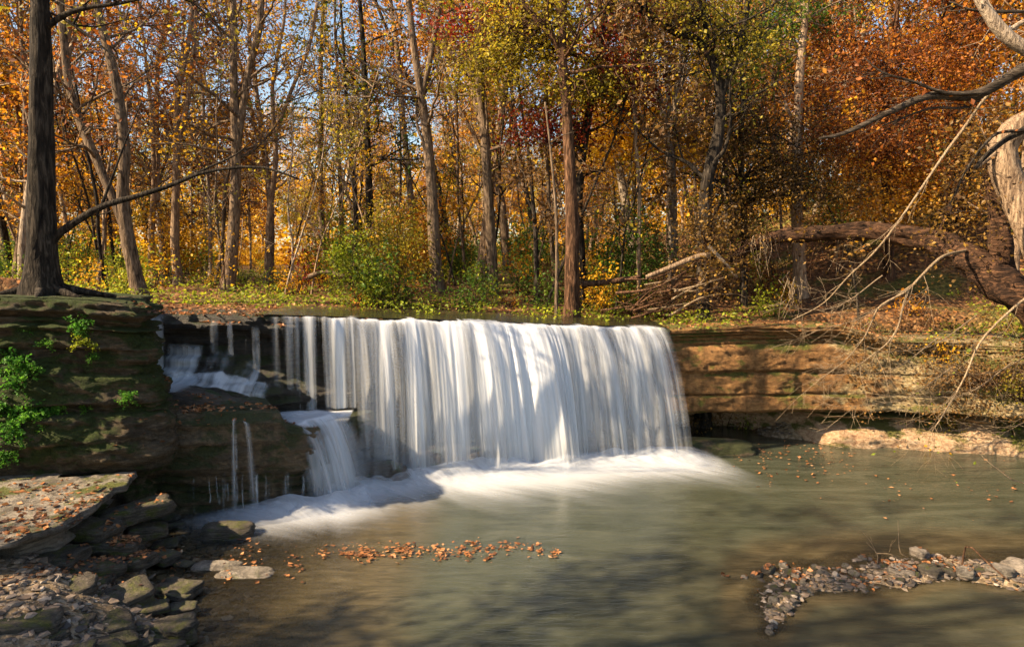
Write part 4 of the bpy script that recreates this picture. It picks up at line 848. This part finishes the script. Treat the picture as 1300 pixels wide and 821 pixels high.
while N < 250 and tries < 20000:
    tries += 1
    Y = 18 + 80 * gT.random() ** 1.25; u = gT.uniform(-140, 1440); x = (u - CU) / F * Y
    if Y < 24 and 100 < u < 1200 and gT.random() < .75: continue
    if any((x - a) ** 2 + (Y - b) ** 2 < (1.0 + .028 * Y) ** 2 for a, b in placed): continue
    if sdist(np.array([x]), np.array([Y]))[0] < 3: continue
    placed.append((x, Y)); i = int(gT.choice(8, p=[.12, .1, .13, .1, .2, .07, .2, .08]))
    w = [.46, .18, .12, .16, .08] if u < 420 else ([.42, .26, .08, .18, .06] if u < 900 else [.34, .32, .20, .08, .06])
    cl = str(gT.choice(['gold', 'orange', 'rust', 'olive', 'brown'], p=w)); bk = str(gT.choice(['tan', 'grey', 'pale', 'dark'], p=[.42, .28, .15, .15]))
    o = PT[i] if i not in used else None
    if o is None: o = copy_tree(PT[i], LM[cl], BM[bk])
    else:
        used.add(i)
        for ch in o.children:
            ch.material_slots[0].link = 'OBJECT'; ch.material_slots[0].material = LM[cl] if ch.name.startswith('crown') else BM[bk]
    z = hz(x, Y); o.location = (x, Y, z - .1); s = gT.uniform(.8, 1.2); o.scale = (s, s, s); o.rotation_euler = (gT.normal() * .03, gT.normal() * .03, gT.uniform(0, 6.28))
    dd = 'near ' if Y < 35 else 'deep in the wood ' 
    tag(o, ('slender ' if i in (4, 6) else 'tall ') + bk + ' tree with ' + CL_[cl] + (' in the nearer wood ' if Y < 35 else ' midway in the wood ' if Y < 60 else ' deep in the wood ') + zone(u), 'tree', 'trees of the wood ' + zone(u)); N += 1
for i in range(8):
    if i not in used: PT[i].location = (30 + i, 60, 3)

SA = []
for i in range(4):
    g = np.random.default_rng(560 + i); H = (7, 9, 6, 10)[i]; P = [np.array([0, 0, 0.])]; d = np.array([g.normal() * .12, g.normal() * .1, 1.])
    while P[-1][2] < H: d = d + np.append(g.normal(size=2) * .09, .06); d /= np.linalg.norm(d); P.append(P[-1] + d * .8)
    SA.append(make_tree('sapling', (0, 0, 0), [(P, (.035, .045, .03, .055)[i], .01)], 'tan', 'gold', 'x', seed=560 + i, nb=16, h0=1.4, Lb=1.5, lden=(.9, .5, 1.3, .7)[i], leaf=.10, kk=5, rough=0, flare=.2, minr=.006, zbr=H - .5))
for i in range(110):
    c = SA[i] if i < 4 else copy_tree(SA[i % 4]); Y = 17.5 + 28 * gT.random() ** 1.3; u = gT.uniform(-60, 1400); x = (u - CU) / F * Y
    cl = str(gT.choice(['gold', 'orange', 'olive', 'brown'], p=[.42, .26, .2, .12])); bk = str(gT.choice(['tan', 'dark', 'grey', 'pale'], p=[.3, .35, .2, .15]))
    for ch in c.children: ch.material_slots[0].link = 'OBJECT'; ch.material_slots[0].material = LM[cl] if ch.name.startswith('crown') else BM[bk]
    c.location = (x, Y, hz(x, Y) - .05); s_ = gT.uniform(.7, 1.2); c.scale = (s_,) * 3; c.rotation_euler = (gT.normal() * .06, gT.normal() * .06, gT.uniform(0, 6.28)); u_ = u
    tag(c, 'thin ' + bk + ' sapling with ' + CL_[cl] + (' at the wood edge ' if Y < 24 else ' among the trunks ') + zone(u_), 'sapling', 'saplings ' + zone(u_))
# far-off wood, one mass of leaves and trunks beyond the trees one can tell apart
gf = np.random.default_rng(31); NF = 100000; fy = gf.uniform(66, 125, NF); fx_ = gf.uniform(-1.05, 1.05, NF) * fy * .8
cx = np.stack([fx_, fy], 1); fz = height(cx[:, 0], cx[:, 1])[0] + gf.random(NF) ** 1.5 * (11 + 7 * fbm(cx[:, 0] * .06, cx[:, 1] * .06, 0, 4))
k_ = fbm(cx[:, 0] * .22, cx[:, 1] * .1, fz * .3, 13) > -.2
FP = np.stack([cx[:, 0], cx[:, 1], fz], 1)[k_]
tag(link('far_woods', leaf_mesh('far_woods', FP, .55, gf), LM['gold']), 'golden mass of the far woods between the trunks', kind='stuff')
# ------------------------------------------------------------------ shrubs
def shrub(label, base, h, w, leafm, nst, lden, seed, leaf=.075, bark='brown', group=None, clump=2, name='shrub'):
    g = np.random.default_rng(seed); root = link(name, None, loc=base); tb = Tubes(); lv = []
    for i in range(nst):
        a = g.uniform(0, 6.28); d = np.array([math.cos(a) * w / h * g.uniform(.2, 1), math.sin(a) * w / h * g.uniform(.2, 1), 1.]); limb(tb, g, np.array([g.normal() * .08, g.normal() * .08, -.05]), d, h * g.uniform(.6, 1.05), .014, 1, lv, 3, .0, .8, 4, .18, lden, .003)
    tb.build('stems', BM[bark], root)
    A = np.repeat(np.array(lv), clump, 0); A = A + g.normal(size=A.shape) * .06
    link('foliage', leaf_mesh('foliage', A, leaf, g), LM[leafm], root)
    return tag(root, label, 'shrub', group)
def gat(u, Y): x = (u - CU) / F * Y; return (x, Y, hz(x, Y))
shrub('large lime green shrub above the junction of the two falls', gat(470, 16.6), 1.7, 1.2, 'lime', 14, 4., 1, clump=4)
shrub('dark green bush behind the lime green shrub', gat(500, 18.5), 2.4, 1.3, 'olive', 12, 3., 2, clump=3)
shrub('small shrub with crimson leaves behind the medium waterfall', gat(386, 19), 1.3, .8, 'red', 7, 3., 3)
shrub('green bush hanging low at the foot of the yellow trees', gat(790, 19), 2.6, 1.5, 'green', 10, 3., 4, clump=3)
shrub('bare sapling with few leaves leaning by the forked dark trunk', gat(278, 17), 2.2, .9, 'gold', 2, .6, 5)
SP = [shrub('x', (0, 0, 0), h, w, 'lime', n, ld, 700 + i, lf) for i, (h, w, n, ld, lf) in enumerate([(1.3, .9, 9, 4.5, .08), (.8, .7, 9, 5., .07), (1.8, .9, 9, 4., .08), (.55, .6, 9, 5., .065), (2.4, 1.2, 9, 3.6, .09)])]
used = set(); N = 0; tries = 0
while N < 230 and tries < 9000:
    tries += 1; Y = 16.0 + 34 * gT.random() ** 1.7; u = gT.uniform(-60, 1400); x = (u - CU) / F * Y; sd = sdist(np.array([x]), np.array([Y]))[0]
    if sd < 2.4: continue
    if 200 < u < 450 and Y < 18.5: continue
    i = int(gT.choice([0, 1, 2, 3, 4], p=[.25, .25, .15, .2, .15])); 
    if Y < 21 and i in (2, 4): i = 3
    ws = [.42, .22, .26, .04, .06] if u < 450 else ([.22, .38, .14, .14, .12] if u < 900 else [.2, .28, .08, .2, .24])
    cl = str(gT.choice(['lime', 'green', 'gold', 'orange', 'brown'], p=ws))
    c = SP[i] if i not in used else copy_tree(SP[i]); used.add(i)
    for ch in c.children:
        if ch.name.startswith('foliage'): ch.material_slots[0].link = 'OBJECT'; ch.material_slots[0].material = LM[cl]
    c.location = (x, Y, hz(x, Y)); s = gT.uniform(.7, 1.25); c.scale = (s,) * 3; c.rotation_euler = (0, 0, gT.uniform(0, 6.28))
    tag(c, 'shrub with ' + CL_[cl] + (' at the wood edge ' if Y < 24 else ' farther into the wood ') + zone(u), 'shrub', 'undergrowth shrubs ' + zone(u)); N += 1
# shrubs on the right bank, hanging over the broken cliff
for i, (u, Y, h, cl, lb) in enumerate([(1130, 15.9, .6, 'olive', 'low olive shrub on the cliff edge at the forked branch'), (1180, 15.6, .7, 'lime', 'low lime shrub on the cliff edge under the arching trunk'), (1235, 15.3, .8, 'olive', 'ragged olive shrub hanging over the broken cliff'), (1285, 14.9, .9, 'lime', 'yellow green shrub at the cliff end by the frame edge'), (1255, 14.4, .55, 'brown', 'dry brown shrub clinging to the broken cliff face'), (1200, 14.9, .45, 'gold', 'small golden shrub on the broken cliff ledge'), (1080, 16.0, .45, 'green', 'low green shrub on the grassy rim of the cliff'), (1310, 14.2, .7, 'olive', 'olive shrub low on the bank at the frame edge'), (950, 16.8, .4, 'lime', 'small bright green shrub in front of the arching trunk'), (1000, 16.6, .35, 'green', 'tiny green shrub on the bank under the arching trunk')]):
    x = (u - CU) / F * Y; z = hz(x, Y) if i not in (4, 5, 7) else (1.5, 1.9, 1.2)[(4, 5, 7).index(i)]
    shrub(lb, (x, Y, z), h * 1.15, h * 1.5, cl, 14, 3.2, 800 + i, .055, clump=3)

for i, (u, Y, h, cl, lb) in enumerate([(880, 16.9, 1.3, 'vine', 'dark brown brush round the foot of the vine draped trunk'), (930, 17.2, 1.5, 'brown', 'brown brush behind the end of the arching trunk'), (1010, 17.4, 1.7, 'olive', 'olive thicket behind the middle of the arching trunk'), (1090, 17.2, 1.6, 'vine', 'dark thicket behind the arching trunk near the long bare stick'), (1150, 16.6, 1.3, 'lime', 'yellow green bush under the arching trunk behind the forked branch'), (1210, 16.4, 1.4, 'gold', 'golden bush under the thick part of the arching trunk'), (1290, 15.8, 1.5, 'olive', 'olive bush at the frame edge below the trunk fork'), (1060, 16.3, .7, 'olive', 'low olive brush below the arching trunk at the cliff rim'), (840, 17.6, 1.4, 'brown', 'dry brown bush behind the brush pile'), (800, 17.8, 1.2, 'green', 'green bush between the brush pile and the short fallen log'), (1240, 14.8, .8, 'brown', 'dry twiggy brush low on the broken cliff end'), (1165, 15.2, .7, 'gold', 'yellowing brush spilling over the cliff under the forked branch')]):
    x = (u - CU) / F * Y; shrub(lb, (x, Y, hz(x, Y) if i != 10 else 1.3), h, h * 1.1, cl, 14, 2.6, 860 + i, .06, clump=3)
# ------------------------------------------------------------------ ray-cast onto the ground and rocks for litter, ferns, cover
bpy.context.view_layer.update()
TREE = bvh(surfaces)
def drop(x, y, z=9.):
    h = TREE.ray_cast(Vector((x, y, z)), Vector((0, 0, -1)))
    return (np.array(h[0]), np.array(h[1])) if h[0] is not None else (None, None)
def scatter(n, fx, minz=.02, up=.6):
    out = []
    for _ in range(n):
        x, y = fx()
        p, nn = drop(x, y)
        if p is None or p[2] < minz or abs(nn[2]) < up: continue
        out.append(p + [0, 0, .012])
    return np.array(out)
gl_ = np.random.default_rng(12)
def zone_pts(u0, u1, Y0, Y1, pw=1.):
    def f():
        Y = Y0 + (Y1 - Y0) * gl_.random() ** pw; return (gl_.uniform(u0, u1) - CU) / F * Y, Y
    return f
L1 = scatter(26000, zone_pts(-80, 1400, 12.6, 34, 1.6), 2.2)
keep = fbm(L1[:, 0] * .8, L1[:, 1] * .8, 0, 44) > -.42; L1 = L1[keep]
me = leaf_mesh('fallen_leaves', L1, .085, gl_, .8); tag(link('fallen_leaves', me, LM['litter']), 'carpet of fallen leaves on the forest floor', kind='stuff')
def clustered(n, C, sp, minz=.02, up=.55):
    out = []
    for _ in range(n):
        c = C[gl_.integers(len(C))]; x = c[0] + gl_.normal() * c[2] * sp; y = c[1] + gl_.normal() * c[2] * sp; p, nn = drop(x, y, 2.2 if y < 10.2 else 9)
        if p is None or p[2] < minz or abs(nn[2]) < up: continue
        out.append(p + [0, 0, .012])
    return np.array(out)
def cc(l): return [tuple(g0(u, v, z)[:2]) + (r,) for u, v, z, r in l]
L2 = clustered(900, cc([(10, 652, .98, .45), (25, 664, .98, .3), (60, 655, .98, .3), (100, 632, .98, .35), (125, 638, .98, .25), (150, 640, .98, .2), (70, 620, .98, .4), (20, 625, .98, .4), (100, 655, .98, .2), (45, 675, .98, .2), (15, 690, .98, .2), (165, 690, .3, .3), (190, 660, .3, .25), (190, 720, .1, .3), (150, 715, .3, .3), (175, 725, .1, .2), (135, 735, .3, .3), (100, 740, .3, .3), (205, 640, .2, .2)]), .8)
me = leaf_mesh('fallen_leaves', L2, .075, gl_, .75); tag(link('fallen_leaves', me, LM['litter']), 'rust coloured leaves on the stone slab and the rubble below', kind='stuff')
C3 = [(-5.2, 11.1, .3), (-5.0, 11.2, .25), (-4.6, 11.2, .4), (-4.2, 11.4, .4), (-3.9, 11.5, .2), (-3.5, 11.7, .2), (-4.9, 11.0, .2)]
L3 = clustered(420, C3, .6, 1.); me = leaf_mesh('fallen_leaves', L3, .07, gl_, .7); tag(link('fallen_leaves', me, LM['litter']), 'leaves stuck on top of the brown ledge', kind='stuff')
L4 = clustered(700, cc([(985, 718, .05, .25), (970, 724, .05, .25), (1010, 724, .05, .2), (1180, 712, .05, .2), (1120, 708, .05, .15), (1140, 722, .05, .25), (1085, 728, .05, .3), (1240, 726, .05, .3), (930, 727, .05, .25), (1190, 700, .05, .12)]), .7, -.05)
me = leaf_mesh('fallen_leaves', L4, .06, gl_, .6); tag(link('fallen_leaves', me, LM['litter']), 'wet leaves along the near gravel shore', kind='stuff')
# leaves floating on the pool
fl = []
for (u0, u1, v, sv, n) in ((330, 480, 703, 5, 60), (430, 620, 699, 5, 110), (520, 690, 694, 5, 55), (560, 640, 705, 4, 30), (680, 740, 700, 3, 22), (360, 400, 715, 8, 16), (900, 1200, 590, 14, 60), (930, 1050, 575, 8, 50), (1000, 1290, 620, 20, 25), (200, 330, 700, 12, 40), (250, 380, 720, 8, 30)):
    cc_ = gl_.uniform(u0, u1, max(3, n // 9))
    for _ in range(int(n * 1.7)):
        p = g0(cc_[gl_.integers(len(cc_))] + gl_.normal() * (u1 - u0) * .05, v + gl_.normal() * sv, .014); p[2] = .016 + gl_.random() * .012; fl.append(p)
me = leaf_mesh('floating_leaves', np.array(fl), .068, gl_, .88); tag(link('floating_leaves', me, LM['litter']), 'orange leaves drifting on the pool', kind='stuff')
def gravel(name, n, fpos, s0, s1, mat, label, zmin=-.12):
    g = np.random.default_rng(n); ph = (1 + 5 ** .5) / 2
    iv = np.array([(-1, ph, 0), (1, ph, 0), (-1, -ph, 0), (1, -ph, 0), (0, -1, ph), (0, 1, ph), (0, -1, -ph), (0, 1, -ph), (ph, 0, -1), (ph, 0, 1), (-ph, 0, -1), (-ph, 0, 1)]) / 1.9
    it = np.array([(0, 11, 5), (0, 5, 1), (0, 1, 7), (0, 7, 10), (0, 10, 11), (1, 5, 9), (5, 11, 4), (11, 10, 2), (10, 7, 6), (7, 1, 8), (3, 9, 4), (3, 4, 2), (3, 2, 6), (3, 6, 8), (3, 8, 9), (4, 9, 5), (2, 4, 11), (6, 2, 10), (8, 6, 7), (9, 8, 1)])
    P = fpos(n, g); z = height(P[:, 0], P[:, 1])[0]; k = z > zmin; P, z = P[k], z[k]; m = len(P)
    s = s0 + (s1 - s0) * g.random(m) ** 3; a = g.uniform(0, 6.28, m); sc3 = np.stack([s * g.uniform(.8, 1.3, m), s * g.uniform(.5, .9, m), s * g.uniform(.25, .55, m)], 1)
    V = iv[None] * (1 + .3 * g.normal(size=(m, 12, 1))) * sc3[:, None] * .5; c, q = np.cos(a)[:, None], np.sin(a)[:, None]
    V = np.stack([V[..., 0] * c - V[..., 1] * q, V[..., 0] * q + V[..., 1] * c, V[..., 2]], -1) + np.stack([P[:, 0], P[:, 1], z + .1 * s], 1)[:, None]
    me = mesh_np(name, V.reshape(-1, 3), (np.arange(m)[:, None, None] * 12 + it[None]).reshape(-1, 3), 3, smooth=False)
    tag(link(name, me, mat), label, kind='stuff')
def stone_mat():
    t = NT('gravel'); g = t.n('ShaderNodeNewGeometry'); c = t.ramp(g.outputs['Random Per Island'], [(0, (.035, .028, .022)), (.35, (.13, .10, .075)), (.6, (.25, .185, .13)), (.8, (.20, .13, .08)), (1, (.46, .38, .30))])
    c = t.mix(t.ramp(t.noise(t.obj(), 30, 4, .7), [(.3, .5), (.7, 0)]), c, (.04, .03, .025)); p = t.pbsdf(c, .6, .4); return t.fin(p.outputs[0])
GM = stone_mat()
gravel('gravel', 11000, lambda n, g: np.stack([g.uniform(1.5, 9, n), 9.6 - 2.6 * g.random(n) ** .9], 1), .02, .12, GM, 'gravel and small stones of the near shore')
gravel('gravel', 6000, lambda n, g: np.stack([g.uniform(-6.2, -2.0, n), g.uniform(6, 10.6, n)], 1), .02, .14, GM, 'gravel and stone chips in the rubble and shallows below the slab', -.5)
gravel('gravel', 2500, lambda n, g: np.stack([g.uniform(4.5, 12, n), g.uniform(14.2, 16.6, n)], 1), .03, .16, GM, 'gravel along the waterline under the far cliff', -.15)
# green ground cover
G1 = scatter(16000, zone_pts(-80, 1400, 14.6, 40, 1.4), 2.3); m_ = fbm(G1[:, 0] * .5, G1[:, 1] * .5, 0, 71) > np.interp(G1[:, 0], [-8, -3, 0, 20], [-.05, .08, .18, .14]); G1 = G1[m_]
G1 = np.repeat(G1, 3, 0); G1 = G1 + gl_.normal(size=G1.shape) * [.08, .08, 0]; G1[:, 2] += gl_.random(len(G1)) * .28
me = leaf_mesh('ground_cover', G1, .075, gl_, .3); tag(link('ground_cover', me, LM['lime']), 'low green and yellow plants on the forest floor', kind='stuff')
# ferns and small plants on the shaded bluff
def fern(c, nrm, n, L, label, seed, mat='fern'):
    g = np.random.default_rng(seed); pts = []; tb = Tubes()
    for i in range(n):
        d = nrm * .35 + g.normal(size=3) * .6 + [0, 0, .3]; d /= np.linalg.norm(d); P = [np.zeros(3)]
        for k in range(6): d = d + [0, 0, -.16]; d /= np.linalg.norm(d); P.append(P[-1] + d * L * g.uniform(.12, .2)); pts += [P[-1] + g.normal(size=3) * .02 for _ in range(9)]
        tb.tube(P, .003, 3)
    root = link('fern', None, loc=c); tb.build('stems', BM['brown'], root); link('fronds', leaf_mesh('fronds', np.array(pts), L * .17, g, .2), LM[mat], root)
    return tag(root, label, 'fern')
fs = [(18, 462, 'fern clump high on the bluff at the frame edge', 22, .26), (34, 468, 'second fern clump beside the frame edge on the bluff', 16, .22), (20, 488, 'leafy green clump drooping under the frame edge ferns', 14, .2), (12, 520, 'broad fern patch spreading on the bluff bench', 34, .28), (40, 528, 'bright fern patch next to the broad one on the bench', 30, .26), (72, 522, 'small fern at the end of the bench', 14, .2), (20, 545, 'low fern patch under the bench', 26, .26), (8, 575, 'lowest fern clump on the bluff at the frame edge', 16, .2), (98, 414, 'fern hanging from the crack near the bluff top', 14, .22), (106, 436, 'yellow green fern hanging in the bluff middle', 16, .2), (60, 437, 'tiny fern on the upper bluff', 7, .14), (36, 420, 'tiny plant under the bluff cap', 4, .12), (118, 455, 'tiny plant low in the bluff middle', 6, .12), (162, 505, 'moss green fern at the bluff corner', 14, .16), (110, 522, 'small fern under the big crack', 9, .14)]
for i, (u, v, lb, n, L) in enumerate(fs):
    o = Vector((0, 0, HC)); d = Vector(at(u, v, 1.) - np.array([0, 0, HC])); h = TREE.ray_cast(o, d)
    if h[0] is not None: fern(np.array(h[0]), -np.array(d.normalized()) * .8 + np.array([0, 0, .3]), n, L, lb, 40 + i, 'fern' if i not in (9,) else 'lime')

hp = []
for _ in range(11000):
    u, v = gl_.uniform(1070, 1330), gl_.uniform(395, 530)
    if fbm(u * .022, v * .03, 0, 91) < -.16 + .3 * sstep(1200, 1070, u): continue
    d = Vector(at(u, v, 1.) - np.array([0, 0, HC])); h = TREE.ray_cast(Vector((0, 0, HC)), d)
    if h[0] is not None and 12 < h[0][1] < 18: hp.append(np.array(h[0]) + np.array([0, -gl_.random() ** 2 * .5, gl_.normal() * .05]))
tag(link('hanging_leaves', leaf_mesh('hanging_leaves', np.array(hp), .052, gl_), LM['brown']), 'straggling leaves hanging over the broken end of the cliff', kind='stuff')
# trees added outside the frame, on the left ridge, to cast dappled shade
for i, (x, y, s) in enumerate([(-13, -2, 1.), (-14, 3, .9), (-17, -5, 1.1), (-11, -8, .9), (-19, 3, 1.)]):
    c = copy_tree(PT[(1, 3, 0, 3, 7)[i]], LM['gold'], BM['grey']); c.location = (x, y, hz(x, y) - .1); c.scale = (s,) * 3
    tag(c, 'tree added out of view on the left to cast dappled shade', 'tree', 'added shade trees out of view')

# ------------------------------------------------------------------ light
AZX, AZY, EL = -.95, -.31, 36.
S = Vector((AZX, AZY, 0)).normalized() * math.cos(R(EL)); S.z = math.sin(R(EL))
sun = bpy.data.lights.new('sun', 'SUN'); so = bpy.data.objects.new('sun', sun); COL.objects.link(so)
sun.energy = 5.0; sun.angle = R(.5); sun.color = (1, .79, .52); so.rotation_euler = S.to_track_quat('Z', 'Y').to_euler()
w = bpy.data.worlds.new('World'); sc.world = w; w.use_nodes = True; nt = w.node_tree; bg = nt.nodes['Background']
sk = nt.nodes.new('ShaderNodeTexSky'); sk.sky_type = 'NISHITA'; sk.sun_disc = False; sk.sun_elevation = R(EL); sk.sun_rotation = math.atan2(S.x, S.y); sk.air_density = 1.2; sk.dust_density = 1.; sk.ozone_density = 1.
nt.links.new(sk.outputs[0], bg.inputs[0]); bg.inputs[1].default_value = .075
sc.view_settings.view_transform = 'Standard'; sc.view_settings.look = 'None'; sc.view_settings.exposure = 1.65; sc.view_settings.gamma = 1
sc.cycles.max_bounces = 6; sc.cycles.diffuse_bounces = 2; sc.cycles.glossy_bounces = 2; sc.cycles.transmission_bounces = 3; sc.cycles.transparent_max_bounces = 24
sc.cycles.caustics_reflective = False; sc.cycles.caustics_refractive = False; sc.cycles.sample_clamp_indirect = 4
sc.cycles.use_denoising = True
